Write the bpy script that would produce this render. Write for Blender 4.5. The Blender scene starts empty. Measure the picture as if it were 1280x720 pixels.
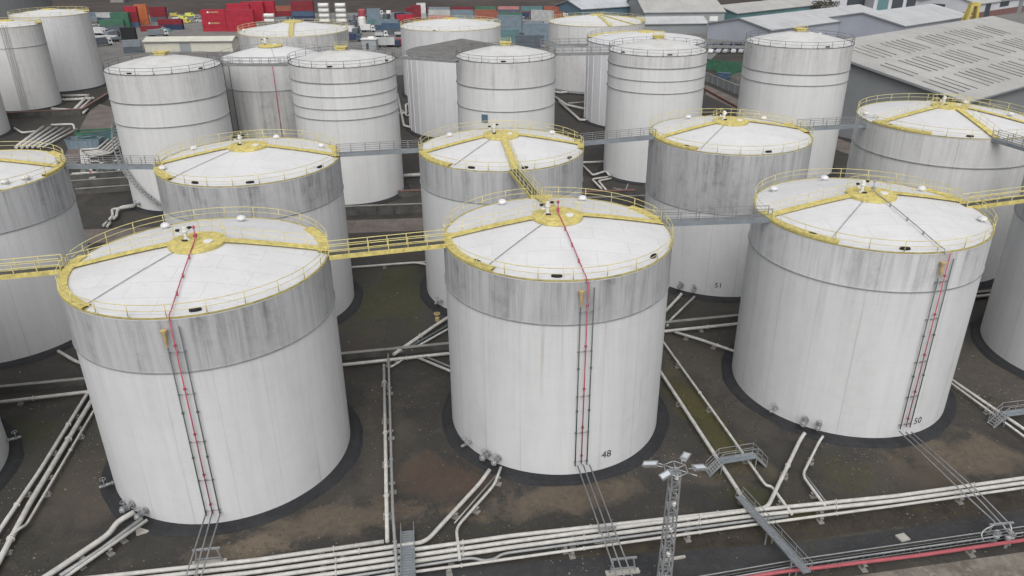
import bpy, math, random
from math import sin, cos, pi, radians as R_, hypot, atan2, degrees
random.seed(7)
S = bpy.context.scene
COL = S.collection

# ------------------------------------------------------------------ camera, sky, sun, exposure
cd = bpy.data.cameras.new('camera'); cam = bpy.data.objects.new('camera', cd); COL.objects.link(cam); S.camera = cam
cam.location = (0, 0, 47.9)
from mathutils import Matrix, Vector
_p, _r = R_(25.343), R_(-0.4604)
fw = Vector((0, cos(_p), -sin(_p))); rt = Vector((1, 0, 0)); up = rt.cross(fw)
Rr = cos(_r)*rt + sin(_r)*up; Uu = -sin(_r)*rt + cos(_r)*up
cam.rotation_euler = Matrix((Rr, Uu, -fw)).transposed().to_euler()
cd.sensor_fit = 'HORIZONTAL'; cd.sensor_width = 36; cd.lens = 36*959.1/1280
cd.clip_start = 0.5; cd.clip_end = 6000

SUN_EL, SUN_AZ = 50.0, 270.0      # degrees; azimuth the light comes from, measured counter-clockwise from +x
w = bpy.data.worlds.new('World'); S.world = w; w.use_nodes = True
nt = w.node_tree; bg = nt.nodes['Background']
sky = nt.nodes.new('ShaderNodeTexSky'); sky.sky_type = 'NISHITA'; sky.sun_disc = False
sky.sun_elevation = R_(SUN_EL); sky.sun_rotation = R_(90-SUN_AZ); sky.air_density = 1.0; sky.dust_density = 6.0; sky.ozone_density = 1.0
hs = nt.nodes.new('ShaderNodeHueSaturation'); hs.inputs['Saturation'].default_value = 0.13
nt.links.new(sky.outputs[0], hs.inputs['Color']); nt.links.new(hs.outputs[0], bg.inputs[0]); bg.inputs[1].default_value = 0.15
sd = bpy.data.lights.new('sun', 'SUN'); sd.energy = 0.5; sd.angle = R_(70); sd.color = (1, .985, .96)
so = bpy.data.objects.new('sun', sd); COL.objects.link(so)
_d = Vector((cos(R_(SUN_EL))*cos(R_(SUN_AZ)), cos(R_(SUN_EL))*sin(R_(SUN_AZ)), sin(R_(SUN_EL))))
so.rotation_euler = _d.to_track_quat('Z', 'Y').to_euler(); so.location = (0, 0, 120)
S.view_settings.view_transform = 'Standard'; S.view_settings.look = 'None'; S.view_settings.exposure = 0.02
S.view_settings.gamma = 1; S.view_settings.use_curve_mapping = False

# ------------------------------------------------------------------ materials
def s2l(c): return tuple(((v/255)/12.92 if v/255 <= .04045 else ((v/255+.055)/1.055)**2.4) for v in c)
MATS = {}
def new_mat(name, rough=.6, metal=0):
    m = bpy.data.materials.new(name); m.use_nodes = True; b = m.node_tree.nodes['Principled BSDF']
    b.inputs['Roughness'].default_value = rough; b.inputs['Metallic'].default_value = metal
    b.inputs['Specular IOR Level'].default_value = .3
    return m, m.node_tree, b
def N(nt, t, **k):
    n = nt.nodes.new(t)
    for a, v in k.items(): setattr(n, a, v)
    return n
def noise(nt, vec, scale, detail=4, rough=.55, dist=0):
    n = N(nt, 'ShaderNodeTexNoise'); n.inputs['Scale'].default_value = scale; n.inputs['Detail'].default_value = detail
    n.inputs['Roughness'].default_value = rough; n.inputs['Distortion'].default_value = dist
    nt.links.new(vec, n.inputs['Vector']); return n.outputs['Fac']
def ramp(nt, fac, stops):
    r = N(nt, 'ShaderNodeValToRGB'); e = r.color_ramp.elements
    while len(e) < len(stops): e.new(.5)
    for i, (p, c) in enumerate(stops): e[i].position = p; e[i].color = (*c, 1) if len(c) == 3 else c
    nt.links.new(fac, r.inputs[0]); return r.outputs[0]
def mixc(nt, fac, a, b, mode='MIX'):
    m = N(nt, 'ShaderNodeMix', data_type='RGBA', blend_type=mode)
    for s, v in ((0, fac), (6, a), (7, b)):
        if hasattr(v, 'links') or hasattr(v, 'is_output'): nt.links.new(v, m.inputs[s])
        elif s == 0: m.inputs[s].default_value = v
        else: m.inputs[s].default_value = (*v, 1)
    return m.outputs[2]
def mth(nt, op, a, b=None, c=None):
    m = N(nt, 'ShaderNodeMath', operation=op)
    for i, v in enumerate((a, b, c)):
        if v is None: continue
        if hasattr(v, 'is_output'): nt.links.new(v, m.inputs[i])
        else: m.inputs[i].default_value = v
    return m.outputs[0]
def pos(nt, sc=(1, 1, 1), obj=False):
    if obj: o = N(nt, 'ShaderNodeTexCoord').outputs['Object']
    else: o = N(nt, 'ShaderNodeNewGeometry').outputs['Position']
    v = N(nt, 'ShaderNodeVectorMath', operation='MULTIPLY'); nt.links.new(o, v.inputs[0]); v.inputs[1].default_value = sc
    return v.outputs[0]
def bump(nt, b, h, st, dist=.05):
    n = N(nt, 'ShaderNodeBump'); n.inputs['Strength'].default_value = st; n.inputs['Distance'].default_value = dist
    nt.links.new(h, n.inputs['Height']); nt.links.new(n.outputs[0], b.inputs['Normal'])
def simple(name, col, rough=.6, metal=0, var=.18, sc=.8):
    m, nt, b = new_mat(name, rough, metal)
    n = noise(nt, pos(nt), sc, 5, .65); lo = tuple(c*(1-var) for c in col); hi = tuple(min(1, c*(1+var*.6)) for c in col)
    nt.links.new(ramp(nt, n, [(.3, lo), (.7, hi)]), b.inputs['Base Color']); MATS[name] = m; return m
def M(n): return MATS[n]

def shell_mat(name, base, streak, amount, seams=18, rings=None, toprim=None, rough=.42, broad=.5, grad=None):
    """painted steel with run-off streaks, faint panel seams and patchy repaint (real stains on the paint)"""
    m, nt, b = new_mat(name, rough); L = nt.links
    fine = noise(nt, pos(nt, (1.3, 1.3, .07)), 1.0, 6, .72, .3)
    thin = noise(nt, pos(nt, (3.6, 3.6, .10)), 1.0, 4, .7)
    wide = noise(nt, pos(nt, (.30, .30, .04)), 1.0, 4, .55, .4)
    blot = noise(nt, pos(nt, (.22, .22, .30)), 1.0, 5, .65)
    patchy = noise(nt, pos(nt, (.8, .8, .7)), 1.0, 5, .7)
    oc = N(nt, 'ShaderNodeTexCoord').outputs['Object']; sz = N(nt, 'ShaderNodeSeparateXYZ'); L.new(oc, sz.inputs[0])
    BW = lambda v, lo, hi, k=1: ramp(nt, v, [(lo, (0, 0, 0)), (hi, (k,)*3)])
    fall = .45
    if grad:      # dirt washed off the rim: strongest at the top, dying out downward
        fall = mth(nt, 'DIVIDE', mth(nt, 'SUBTRACT', sz.outputs[2], grad[0]), grad[1]-grad[0]); fall = mth(nt, 'MINIMUM', mth(nt, 'MAXIMUM', fall, 0), 1)
        fall = mth(nt, 'ADD', mth(nt, 'MULTIPLY', fall, grad[2]), 1-grad[2])
    base_amt = mth(nt, 'MULTIPLY', mth(nt, 'MULTIPLY', BW(fine, .44, .70), amount), fall if grad else 1.0)
    k2 = mth(nt, 'MULTIPLY', BW(wide, .40, .68), amount*broad); k3 = mth(nt, 'MULTIPLY', mth(nt, 'MULTIPLY', BW(patchy, .48, .70), BW(wide, .38, .6)), amount*.55)
    c = mixc(nt, mth(nt, 'MINIMUM', mth(nt, 'ADD', mth(nt, 'ADD', base_amt, k2), k3), .9), base, streak)
    c = mixc(nt, BW(blot, .47, .64, .16), c, tuple(v*.80 for v in base))
    c = mixc(nt, mth(nt, 'MULTIPLY', BW(thin, .60, .76), mth(nt, 'MULTIPLY', fall, min(.65, amount*1.1))), c, tuple(v*.55 for v in streak))
    c = mixc(nt, mth(nt, 'MULTIPLY', ramp(nt, thin, [(.26, (1, 1, 1)), (.38, (0, 0, 0))]), min(.6, amount)), c, tuple(min(.7, v*1.22) for v in base))
    rust = noise(nt, pos(nt, (1.9, 1.9, .05)), 1.0, 3, .6); rp = noise(nt, pos(nt, (.15, .15, .1)), 1.0, 2, .5)
    c = mixc(nt, mth(nt, 'MULTIPLY', BW(rust, .66, .74, .38), BW(rp, .5, .6)), c, (.33, .27, .20))
    if seams:
        o = N(nt, 'ShaderNodeTexCoord').outputs['Object']; sp = N(nt, 'ShaderNodeSeparateXYZ'); L.new(o, sp.inputs[0])
        a = mth(nt, 'ARCTAN2', sp.outputs[1], sp.outputs[0]); u = mth(nt, 'MULTIPLY', a, seams/(2*pi))
        fr = mth(nt, 'FRACT', mth(nt, 'ADD', u, 50.0)); ds = mth(nt, 'ABSOLUTE', mth(nt, 'SUBTRACT', fr, .5))
        line = ramp(nt, ds, [(0, (1, 1, 1)), (.022, (0, 0, 0))])
        c = mixc(nt, mth(nt, 'MULTIPLY', line, mth(nt, 'MULTIPLY', ramp(nt, wide, [(.35, (0, 0, 0)), (.6, (1, 1, 1))]), .32)), c, tuple(v*.45 for v in streak))
        fz = mth(nt, 'FRACT', mth(nt, 'DIVIDE', sp.outputs[2], 2.05)); dz = mth(nt, 'ABSOLUTE', mth(nt, 'SUBTRACT', fz, .5))
        lz = ramp(nt, dz, [(0, (1, 1, 1)), (.02, (0, 0, 0))])
        c = mixc(nt, mth(nt, 'MULTIPLY', lz, .10), c, tuple(v*.5 for v in streak))
        bump(nt, b, mth(nt, 'ADD', mth(nt, 'MULTIPLY', noise(nt, pos(nt, (.6, .6, .3)), 1, 2), .6), mth(nt, 'MULTIPLY', line, -.2)), .25, .06)
    if rings:   # grime bleeding below each stiffening ring
        o = N(nt, 'ShaderNodeTexCoord').outputs['Object']; sp = N(nt, 'ShaderNodeSeparateXYZ'); L.new(o, sp.inputs[0])
        for z, ln, st in rings:
            d = mth(nt, 'SUBTRACT', z, sp.outputs[2]); t = mth(nt, 'DIVIDE', d, ln)
            msk = ramp(nt, t, [(0, (0, 0, 0)), (.002, (1, 1, 1)), (1, (0, 0, 0))])
            c = mixc(nt, mth(nt, 'MULTIPLY', msk, mth(nt, 'MULTIPLY', mth(nt, 'ADD', mth(nt, 'MULTIPLY', fine, 1.6), -.35), st)), c, tuple(v*.8 for v in streak))
    L.new(c, b.inputs['Base Color'])
    L.new(ramp(nt, fine, [(.3, (rough,)*3), (.8, (rough+.25,)*3)]), b.inputs['Roughness'])
    MATS[name] = m; return m
WH = (.60, .60, .605)
shell_mat('shell_clean', (.605, .61, .618), (.39, .39, .39), .36, grad=(9, 17, .6))
shell_mat('shell_grey_band', (.46, .465, .475), (.155, .155, .158), .70, seams=22, broad=.45, grad=(15, 20.7, .6))
shell_mat('shell_lower_streaked', (.61, .61, .605), (.35, .35, .34), .5, grad=(12, 21, .6))
shell_mat('shell_ringed', (.64, .645, .645), (.44, .44, .435), .34, grad=(10, 24, .7), seams=26)
shell_mat('shell_dirty', (.53, .53, .52), (.27, .27, .265), .65, seams=30)
shell_mat('shell_pale_band', (.62, .625, .635), (.27, .27, .272), .62, seams=22, grad=(15, 20.7, .5))
shell_mat('shell_worn_top', (.60, .60, .60), (.30, .30, .295), .45, seams=26, grad=(19, 25, .6))
shell_mat('shell_ribbed', (.66, .665, .68), (.46, .46, .47), .28, seams=0)
shell_mat('shell_dark', (.16, .17, .175), (.12, .12, .12), .3, seams=8)

def roof_mat(name, base, dirt, amt, ribs=0):
    m, nt, b = new_mat(name, .55); L = nt.links
    a = noise(nt, pos(nt), .35, 5, .6); c2 = noise(nt, pos(nt), 2.3, 4, .65); c3 = noise(nt, pos(nt), .9, 3, .5, 1.5)
    c = mixc(nt, mth(nt, 'MULTIPLY', ramp(nt, a, [(.42, (0, 0, 0)), (.68, (1, 1, 1))]), amt), base, dirt)
    c = mixc(nt, mth(nt, 'MULTIPLY', ramp(nt, c2, [(.6, (0, 0, 0)), (.75, (1, 1, 1))]), amt*.9), c, tuple(v*.75 for v in dirt))
    c = mixc(nt, mth(nt, 'MULTIPLY', ramp(nt, c3, [(.62, (0, 0, 0)), (.7, (1, 1, 1))]), amt*.6), c, tuple(v*.9 for v in dirt))
    o = N(nt, 'ShaderNodeTexCoord').outputs['Object']; sp = N(nt, 'ShaderNodeSeparateXYZ'); L.new(o, sp.inputs[0])
    rr = mth(nt, 'SQRT', mth(nt, 'ADD', mth(nt, 'MULTIPLY', sp.outputs[0], sp.outputs[0]), mth(nt, 'MULTIPLY', sp.outputs[1], sp.outputs[1])))
    an = mth(nt, 'MULTIPLY', mth(nt, 'ARCTAN2', sp.outputs[1], sp.outputs[0]), 24/(2*pi))
    ds = mth(nt, 'MULTIPLY', mth(nt, 'ABSOLUTE', mth(nt, 'SUBTRACT', mth(nt, 'FRACT', mth(nt, 'ADD', an, 50)), .5)), rr)
    ln = ramp(nt, ds, [(0, (1, 1, 1)), (.12, (0, 0, 0))])
    rings = mth(nt, 'ABSOLUTE', mth(nt, 'SUBTRACT', mth(nt, 'FRACT', mth(nt, 'DIVIDE', rr, 2.4)), .5))
    lr = ramp(nt, rings, [(0, (1, 1, 1)), (.02, (0, 0, 0))])
    c = mixc(nt, mth(nt, 'MULTIPLY', mth(nt, 'MAXIMUM', ln, lr), .13), c, tuple(v*.55 for v in dirt))
    bk = N(nt, 'ShaderNodeTexBrick'); L.new(pos(nt, (1, 1, 1), True), bk.inputs['Vector']); bk.inputs['Scale'].default_value = .42; bk.inputs['Mortar Size'].default_value = .012
    bk.inputs['Color1'].default_value = (1, 1, 1, 1); bk.inputs['Color2'].default_value = (.93, .93, .93, 1); bk.inputs['Mortar'].default_value = (.62, .62, .60, 1); bk.inputs['Brick Width'].default_value = 2.6; bk.inputs['Row Height'].default_value = .9
    c = mixc(nt, .55, c, bk.outputs['Color'], 'MULTIPLY')
    spk = noise(nt, pos(nt), 5.5, 4, .75); c = mixc(nt, ramp(nt, spk, [(.66, (0, 0, 0)), (.74, (.45,)*3)]), c, (.25, .24, .22))
    bump(nt, b, noise(nt, pos(nt), .7, 3), .35, .08)
    L.new(c, b.inputs['Base Color']); MATS[name] = m; return m
roof_mat('roof_white', (.645, .645, .655), (.53, .53, .53), .42)
roof_mat('roof_worn', (.60, .60, .595), (.42, .42, .40), .55)
roof_mat('roof_dark', (.17, .168, .16), (.10, .10, .095), .7)
simple('yellow', (.60, .51, .18), .65, 0, .4, 2.2)
simple('yellow_rail', (.62, .55, .25), .55, 0, .2, .8)
simple('yellow_pale', (.62, .565, .33), .6, 0, .25, 1.2)
simple('kerb_olive', (.40, .35, .13), .6, 0, .4, 1.2)
simple('rail_grey', (.26, .265, .27), .5, .3, .25, 1)
simple('rail_dark', (.10, .10, .105), .5, .2, .25, 1)
simple('rail_mid', (.27, .27, .27), .5, .2, .25, 1)
simple('galv', (.36, .37, .38), .45, .45, .25, 1.5)
simple('steel_blue', (.22, .25, .275), .55, .1, .2, .7)
simple('pipe_white', (.47, .46, .435), .55, 0, .22, 1.3)
simple('pipe_grey', (.30, .31, .31), .5, .2, .2, 1.3)
simple('pipe_dark', (.10, .125, .125), .6, .1, .2, 1)
simple('pipe_green', (.10, .12, .12), .6, 0, .2, 1)
simple('red', (.34, .085, .10), .5, 0, .2, 1)
simple('red_pink', (.42, .085, .13), .5, 0, .25, 1)
simple('black', (.02, .02, .022), .6, 0, .2, 1)
simple('orange', (.48, .36, .18), .6, 0, .2, 1)
simple('concrete', (.25, .24, .225), .85, 0, .35, .6)
simple('concrete_dark', (.095, .095, .09), .85, 0, .4, .5)
simple('pale_slab', (.40, .385, .35), .85, 0, .2, 1)
simple('brick_band', (.19, .105, .095), .85, 0, .25, 1)
simple('wood', (.20, .14, .09), .8, 0, .3, 1)
simple('glass_dark', (.05, .06, .07), .15, 0, .1, 1)
simple('lamp_glass', (.60, .64, .68), .2, 0, .1, 1)
simple('white_far', (.68, .68, .66), .6, 0, .12, .3)
simple('sheet_teal', (.12, .22, .23), .6, 0, .15, .1)
simple('sheet_lilac', (.34, .36, .41), .6, 0, .1, .08)
simple('sheet_blue', (.10, .165, .21), .6, 0, .15, .1)
simple('sheet_grey', (.28, .30, .31), .6, 0, .1, .1)
simple('sheet_wall_dark', (.23, .245, .255), .65, 0, .12, .1)
simple('sheet_white', (.52, .53, .56), .6, 0, .1, .1)
simple('door_dark', (.055, .065, .075), .5, 0, .1, .2)
simple('skylight', (.20, .20, .19), .7, 0, .5, .12)
simple('scrub', (.085, .08, .05), .9, 0, .5, .6)
simple('cream', (.55, .54, .47), .6, 0, .12, .2)
simple('stones', (.20, .185, .16), .9, 0, .5, 3)
simple('weeds', (.075, .08, .03), .9, 0, .4, 2)
simple('tyre', (.025, .025, .025), .8)
CC = dict(red=(.37, .03, .05), maroon=(.20, .03, .04), orange=(.45, .14, .06), blue=(.07, .11, .17), teal=(.11, .20, .21), grey=(.22, .245, .27),
          slate=(.10, .12, .14), green=(.06, .155, .10), white=(.60, .60, .60), bluegrey=(.17, .22, .26), rust=(.28, .10, .07), navy=(.035, .05, .10),
          black=(.03, .032, .035), silver=(.35, .36, .38), yellow=(.50, .41, .12), palegrey=(.42, .43, .43), lime=(.62, .66, .14), pink=(.45, .20, .20))
for k, v in CC.items(): simple('c_'+k, v, .5, 0, .22, .5)

def sheet_roof(name, base, amt=.35):
    m, nt, b = new_mat(name, .6); L = nt.links
    a = noise(nt, pos(nt), .05, 5, .65); c2 = noise(nt, pos(nt), .4, 4, .7)
    c = mixc(nt, mth(nt, 'MULTIPLY', ramp(nt, a, [(.4, (0, 0, 0)), (.65, (1, 1, 1))]), amt), base, tuple(v*.68 for v in base))
    c = mixc(nt, mth(nt, 'MULTIPLY', ramp(nt, c2, [(.5, (0, 0, 0)), (.75, (1, 1, 1))]), amt*.6), c, tuple(v*.7 for v in base))
    o = N(nt, 'ShaderNodeTexCoord').outputs['Object']; sp = N(nt, 'ShaderNodeSeparateXYZ'); L.new(o, sp.inputs[0])
    st = noise(nt, pos(nt, (.5, .03, .03), True), 1, 3, .6)
    c = mixc(nt, mth(nt, 'MULTIPLY', ramp(nt, st, [(.45, (0, 0, 0)), (.7, (1, 1, 1))]), .3), c, tuple(v*.72 for v in base))
    ds = mth(nt, 'ABSOLUTE', mth(nt, 'SUBTRACT', mth(nt, 'FRACT', mth(nt, 'DIVIDE', sp.outputs[0], 6.1)), .5))
    c = mixc(nt, mth(nt, 'MULTIPLY', ramp(nt, ds, [(0, (1, 1, 1)), (.04, (0, 0, 0))]), .3), c, tuple(v*.5 for v in base))
    pan = noise(nt, pos(nt, (.16, .11, .1), True), 1, 4, .7); c = mixc(nt, ramp(nt, pan, [(.5, (0, 0, 0)), (.6, (.4,)*3)]), c, tuple(v*.72 for v in base))
    rb = mth(nt, 'ABSOLUTE', mth(nt, 'SUBTRACT', mth(nt, 'FRACT', mth(nt, 'DIVIDE', sp.outputs[0], 1.05)), .5)); c = mixc(nt, mth(nt, 'MULTIPLY', ramp(nt, rb, [(.0, (1, 1, 1)), (.2, (0, 0, 0))]), .22), c, tuple(v*.6 for v in base))
    lp = mth(nt, 'ABSOLUTE', mth(nt, 'SUBTRACT', mth(nt, 'FRACT', mth(nt, 'DIVIDE', sp.outputs[1], 9.7)), .5)); c = mixc(nt, mth(nt, 'MULTIPLY', ramp(nt, lp, [(.0, (1, 1, 1)), (.02, (0, 0, 0))]), .35), c, tuple(v*.5 for v in base))
    L.new(c, b.inputs['Base Color']); MATS[name] = m
sheet_roof('roof_sheet', (.44, .435, .42), .5); sheet_roof('roof_sheet_pale', (.48, .49, .50), .2); sheet_roof('roof_sheet_blue', (.47, .49, .51), .1)

def ground_mat():
    m, nt, b = new_mat('ground', .85); L = nt.links
    P = pos(nt); big = noise(nt, P, .045, 5, .6, .6); mid = noise(nt, P, .22, 6, .65, .8); fine = noise(nt, P, 1.7, 6, .7); grit = noise(nt, P, 7, 3, .8)
    lay = noise(nt, pos(nt, (.25, .9, 1)), .5, 4, .6)
    c = ramp(nt, big, [(.3, (.044, .043, .041)), (.5, (.063, .059, .053)), (.7, (.086, .078, .068))])
    c = mixc(nt, ramp(nt, mid, [(.42, (0, 0, 0)), (.66, (.75,)*3)]), c, (.038, .037, .035))
    c = mixc(nt, ramp(nt, mid, [(.28, (.6,)*3), (.42, (0, 0, 0))]), c, (.115, .10, .083))
    c = mixc(nt, ramp(nt, fine, [(.58, (0, 0, 0)), (.74, (.6,)*3)]), c, (.15, .132, .112))
    c = mixc(nt, ramp(nt, lay, [(.56, (0, 0, 0)), (.7, (.35,)*3)]), c, (.045, .04, .036))
    c = mixc(nt, ramp(nt, grit, [(.57, (0, 0, 0)), (.70, (.6,)*3)]), c, (.17, .16, .14))
    c = mixc(nt, ramp(nt, grit, [(.30, (.55,)*3), (.42, (0, 0, 0))]), c, (.025, .024, .022))
    vo = N(nt, 'ShaderNodeTexVoronoi', feature='DISTANCE_TO_EDGE'); vv = N(nt, 'ShaderNodeVectorMath', operation='ADD'); L.new(P, vv.inputs[0])
    nz = N(nt, 'ShaderNodeTexNoise'); nz.inputs['Scale'].default_value = .8; nz.inputs['Detail'].default_value = 4; L.new(P, nz.inputs['Vector']); L.new(nz.outputs['Color'], vv.inputs[1]); L.new(vv.outputs[0], vo.inputs['Vector']); vo.inputs['Scale'].default_value = .22
    c = mixc(nt, mth(nt, 'MULTIPLY', ramp(nt, vo.outputs['Distance'], [(0, (1, 1, 1)), (.018, (0, 0, 0))]), ramp(nt, big, [(.45, (0, 0, 0)), (.6, (.6,)*3)])), c, (.022, .021, .019))
    dk = noise(nt, P, .09, 4, .6, 1.2); c = mixc(nt, ramp(nt, dk, [(.55, (0, 0, 0)), (.66, (.55,)*3)]), c, (.034, .034, .034))
    # moss and bare-earth patches where the yard has them
    sp = N(nt, 'ShaderNodeSeparateXYZ'); L.new(P, sp.inputs[0])
    wob = mth(nt, 'ADD', mth(nt, 'MULTIPLY', mth(nt, 'SUBTRACT', mid, .5), 2.4), mth(nt, 'MULTIPLY', mth(nt, 'SUBTRACT', fine, .5), 1.7))
    def patch(x, y, rx, ry, rot, col, k):
        dx = mth(nt, 'SUBTRACT', sp.outputs[0], x); dy = mth(nt, 'SUBTRACT', sp.outputs[1], y)
        a = mth(nt, 'ADD', mth(nt, 'MULTIPLY', dx, cos(rot)/rx), mth(nt, 'MULTIPLY', dy, sin(rot)/rx))
        bb = mth(nt, 'ADD', mth(nt, 'MULTIPLY', dx, -sin(rot)/ry), mth(nt, 'MULTIPLY', dy, cos(rot)/ry))
        d = mth(nt, 'SQRT', mth(nt, 'ADD', mth(nt, 'MULTIPLY', a, a), mth(nt, 'MULTIPLY', bb, bb)))
        d = mth(nt, 'ADD', d, wob); f = ramp(nt, d, [(.55, (k,)*3), (1.15, (0, 0, 0))])
        f2 = mth(nt, 'MULTIPLY', f, ramp(nt, fine, [(.3, (.35,)*3), (.6, (1, 1, 1))]))
        return f2, col
    GR = (.060, .062, .026); BR = (.17, .135, .10); GY = (.055, .057, .06)
    for a in [
        (*(-17.18, 98.78), 8, 13, 0, GR, .85), (*(20.53, 68.6), 2.6, 12, -2.89, (.085, .078, .022), .9),
        (*(23.18, 54.7), 2.5, 6, .9, GR, .8), (*(24.67, 52.6), 5, 2, .2, (.075, .07, .025), .8),
        (*(-6.26, 58.41), 6, 5, 0, (.11, .072, .052), .7), (*(4.26, 55.46), 9, 2.6, .15, BR, .75), (*(43.92, 60.8), 9, 4, .2, BR, .8),
        (*(-15.15, 53.06), 11, 2.6, .2, BR, .75), (*(-24.26, 49.3), 5, 1.6, .2, (.2, .16, .12), .8), (*(-40.09, 58.82), 6, 8, 0, (.10, .085, .068), .7),
        (*(22.25, 80.31), 7, 7, 0, (.10, .088, .072), .7), (*(-48.28, 63.91), 6, 8, 0, (.055, .058, .05), .7), (*(-51.49, 66.69), 4, 3, 0, GR, .6),
        (*(54.87, 76.17), 7, 9, 0, (.12, .105, .088), .7), (*(-13.12, 63.45), 3, 10, 0, (.09, .08, .065), .6), (*(-8.71, 92.43), 5, 4, 0, GY, .6),
        (*(34.78, 57.9), 10, 4, .2, (.085, .075, .06), .8), (*(31.46, 59.12), 4, 4, .2, GR, .5), (*(19.93, 59.27), 6, 3, .1, (.12, .10, .08), .6)]:
        f, col = patch(*a); c = mixc(nt, f, c, col)
    c = mixc(nt, 1.0, c, (.82, .81, .80), 'MULTIPLY')      # whole ground colour scaled evenly darker
    L.new(c, b.inputs['Base Color'])
    L.new(ramp(nt, mid, [(.4, (.92,)*3), (.7, (.55,)*3)]), b.inputs['Roughness'])
    bump(nt, b, mth(nt, 'ADD', fine, mth(nt, 'MULTIPLY', grit, .4)), .5, .06); MATS['ground'] = m
ground_mat()
def surf(name, cols, sc=.3, rough=.85, aniso=(1, 1, 1)):
    m, nt, b = new_mat(name, rough); P = pos(nt, aniso); a = noise(nt, P, sc, 6, .65, .5); f = noise(nt, P, sc*9, 5, .7)
    c = ramp(nt, a, [(.32, cols[0]), (.5, cols[1]), (.68, cols[2])])
    c = mixc(nt, ramp(nt, f, [(.5, (0, 0, 0)), (.75, (.5,)*3)]), c, tuple(v*1.5 for v in cols[2])); c = mixc(nt, ramp(nt, f, [(.28, (.4,)*3), (.42, (0, 0, 0))]), c, tuple(v*.6 for v in cols[0]))
    nt.links.new(c, b.inputs['Base Color']); bump(nt, b, f, .3, .04); MATS[name] = m
surf('asphalt', [(.030, .031, .033), (.038, .039, .041), (.050, .050, .052)], .15)
surf('ring_tar', [(.019, .020, .022), (.025, .026, .028), (.033, .034, .036)], .3)
surf('bare_dirt', [(.07, .062, .052), (.15, .135, .115), (.26, .24, .205)], .16)
surf('verge', [(.024, .021, .018), (.044, .037, .031), (.055, .048, .030)], .35)
surf('yard', [(.13, .125, .12), (.17, .165, .16), (.21, .205, .20)], .05)
surf('path', [(.10, .085, .078), (.14, .12, .11), (.18, .155, .145)], .2)
surf('embank', [(.035, .03, .028), (.055, .047, .044), (.07, .06, .055)], .03, .9, (.3, 1, 1))
surf('embank_top', [(.04, .045, .04), (.06, .066, .058), (.08, .085, .075)], .03, .9, (.3, 1, 1))

# ------------------------------------------------------------------ mesh helpers
class MB:
    def __init__(s): s.v = []; s.f = []; s.sm = []
    def add(s, vs, fs, sm=False):
        o = len(s.v); s.v += [tuple(v) for v in vs]; s.f += [tuple(i+o for i in f) for f in fs]
        s.sm += (sm if isinstance(sm, list) else [sm]*len(fs)); return s
    def box(s, c, d, rz=0, m=None):
        cx, cy, cz = c; hx, hy, hz = d[0]/2, d[1]/2, d[2]/2; vs = []
        for x, y, z in ((-1,-1,-1),(1,-1,-1),(1,1,-1),(-1,1,-1),(-1,-1,1),(1,-1,1),(1,1,1),(-1,1,1)):
            px, py = x*hx, y*hy; vs.append((cx+px*cos(rz)-py*sin(rz), cy+px*sin(rz)+py*cos(rz), cz+z*hz))
        return s.add(vs, [(0,3,2,1),(4,5,6,7),(0,1,5,4),(1,2,6,5),(2,3,7,6),(3,0,4,7)])
    def bar(s, a, b, w, h, up=(0, 0, 1)):
        a, b = Vector(a), Vector(b); d = (b-a).normalized(); sd = d.cross(Vector(up))
        if sd.length < 1e-4: sd = Vector((1, 0, 0))
        sd.normalize(); u = sd.cross(d); vs = []
        for p in (a, b):
            for x, y in ((-1, -1), (1, -1), (1, 1), (-1, 1)): vs.append(p+sd*x*w/2+u*y*h/2)
        return s.add(vs, [(0,1,2,3),(7,6,5,4),(0,4,5,1),(1,5,6,2),(2,6,7,3),(3,7,4,0)])
    def tube(s, pts, r, n=8, closed=False, caps=True):
        pts = [Vector(p) for p in pts]; k = len(pts); rs = r if isinstance(r, (list, tuple)) else [r]*k; vs = []; prev = None
        for i, p in enumerate(pts):
            if closed: t = pts[(i+1) % k]-pts[i-1]
            else: t = (pts[min(i+1, k-1)]-pts[max(i-1, 0)])
            t.normalize(); a = Vector((0, 0, 1)) if abs(t.z) < .95 else Vector((1, 0, 0))
            if prev is not None: x = prev-t*prev.dot(t); x.normalize()
            else: x = a.cross(t).normalized()
            prev = x; y = t.cross(x)
            for j in range(n): g = 2*pi*j/n; vs.append(p+(x*cos(g)+y*sin(g))*rs[i])
        fs = []; sm = []
        for i in range(k if closed else k-1):
            for j in range(n):
                a, b = i*n+j, i*n+(j+1) % n; c, d = ((i+1) % k)*n+(j+1) % n, ((i+1) % k)*n+j; fs.append((a, b, c, d)); sm.append(n > 5)
        if caps and not closed: fs.append(tuple(range(n))[::-1]); fs.append(tuple((k-1)*n+j for j in range(n))); sm += [False, False]
        return s.add(vs, fs, sm)
    def lathe(s, prof, n=64, c=(0, 0, 0), a0=0, a1=2*pi, smooth=True, sharp=True, wob=0):
        """surface of revolution; each profile segment has its own vertices so edges stay crisp"""
        full = abs(a1-a0-2*pi) < 1e-6; m = n if full else n+1
        for q in range(len(prof)-1):
            vs = []
            for (r, z) in (prof[q], prof[q+1]):
                for j in range(m):
                    a = a0+(a1-a0)*j/n; vs.append((c[0]+r*cos(a), c[1]+r*sin(a), c[2]+z))
            fs = [(j, (j+1) % m, m+(j+1) % m, m+j) for j in range(n)]; s.add(vs, fs, smooth)
        return s
    def build(s, name, mat, parent=None, loc=(0, 0, 0)):
        me = bpy.data.meshes.new(name); me.from_pydata(s.v, [], s.f); me.polygons.foreach_set('use_smooth', s.sm); me.update()
        mats = mat if isinstance(mat, list) else [mat]
        for m in mats: me.materials.append(MATS[m] if isinstance(m, str) else m)
        o = bpy.data.objects.new(name, me); COL.objects.link(o); o.location = loc
        if parent: o.parent = parent
        return o
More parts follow.
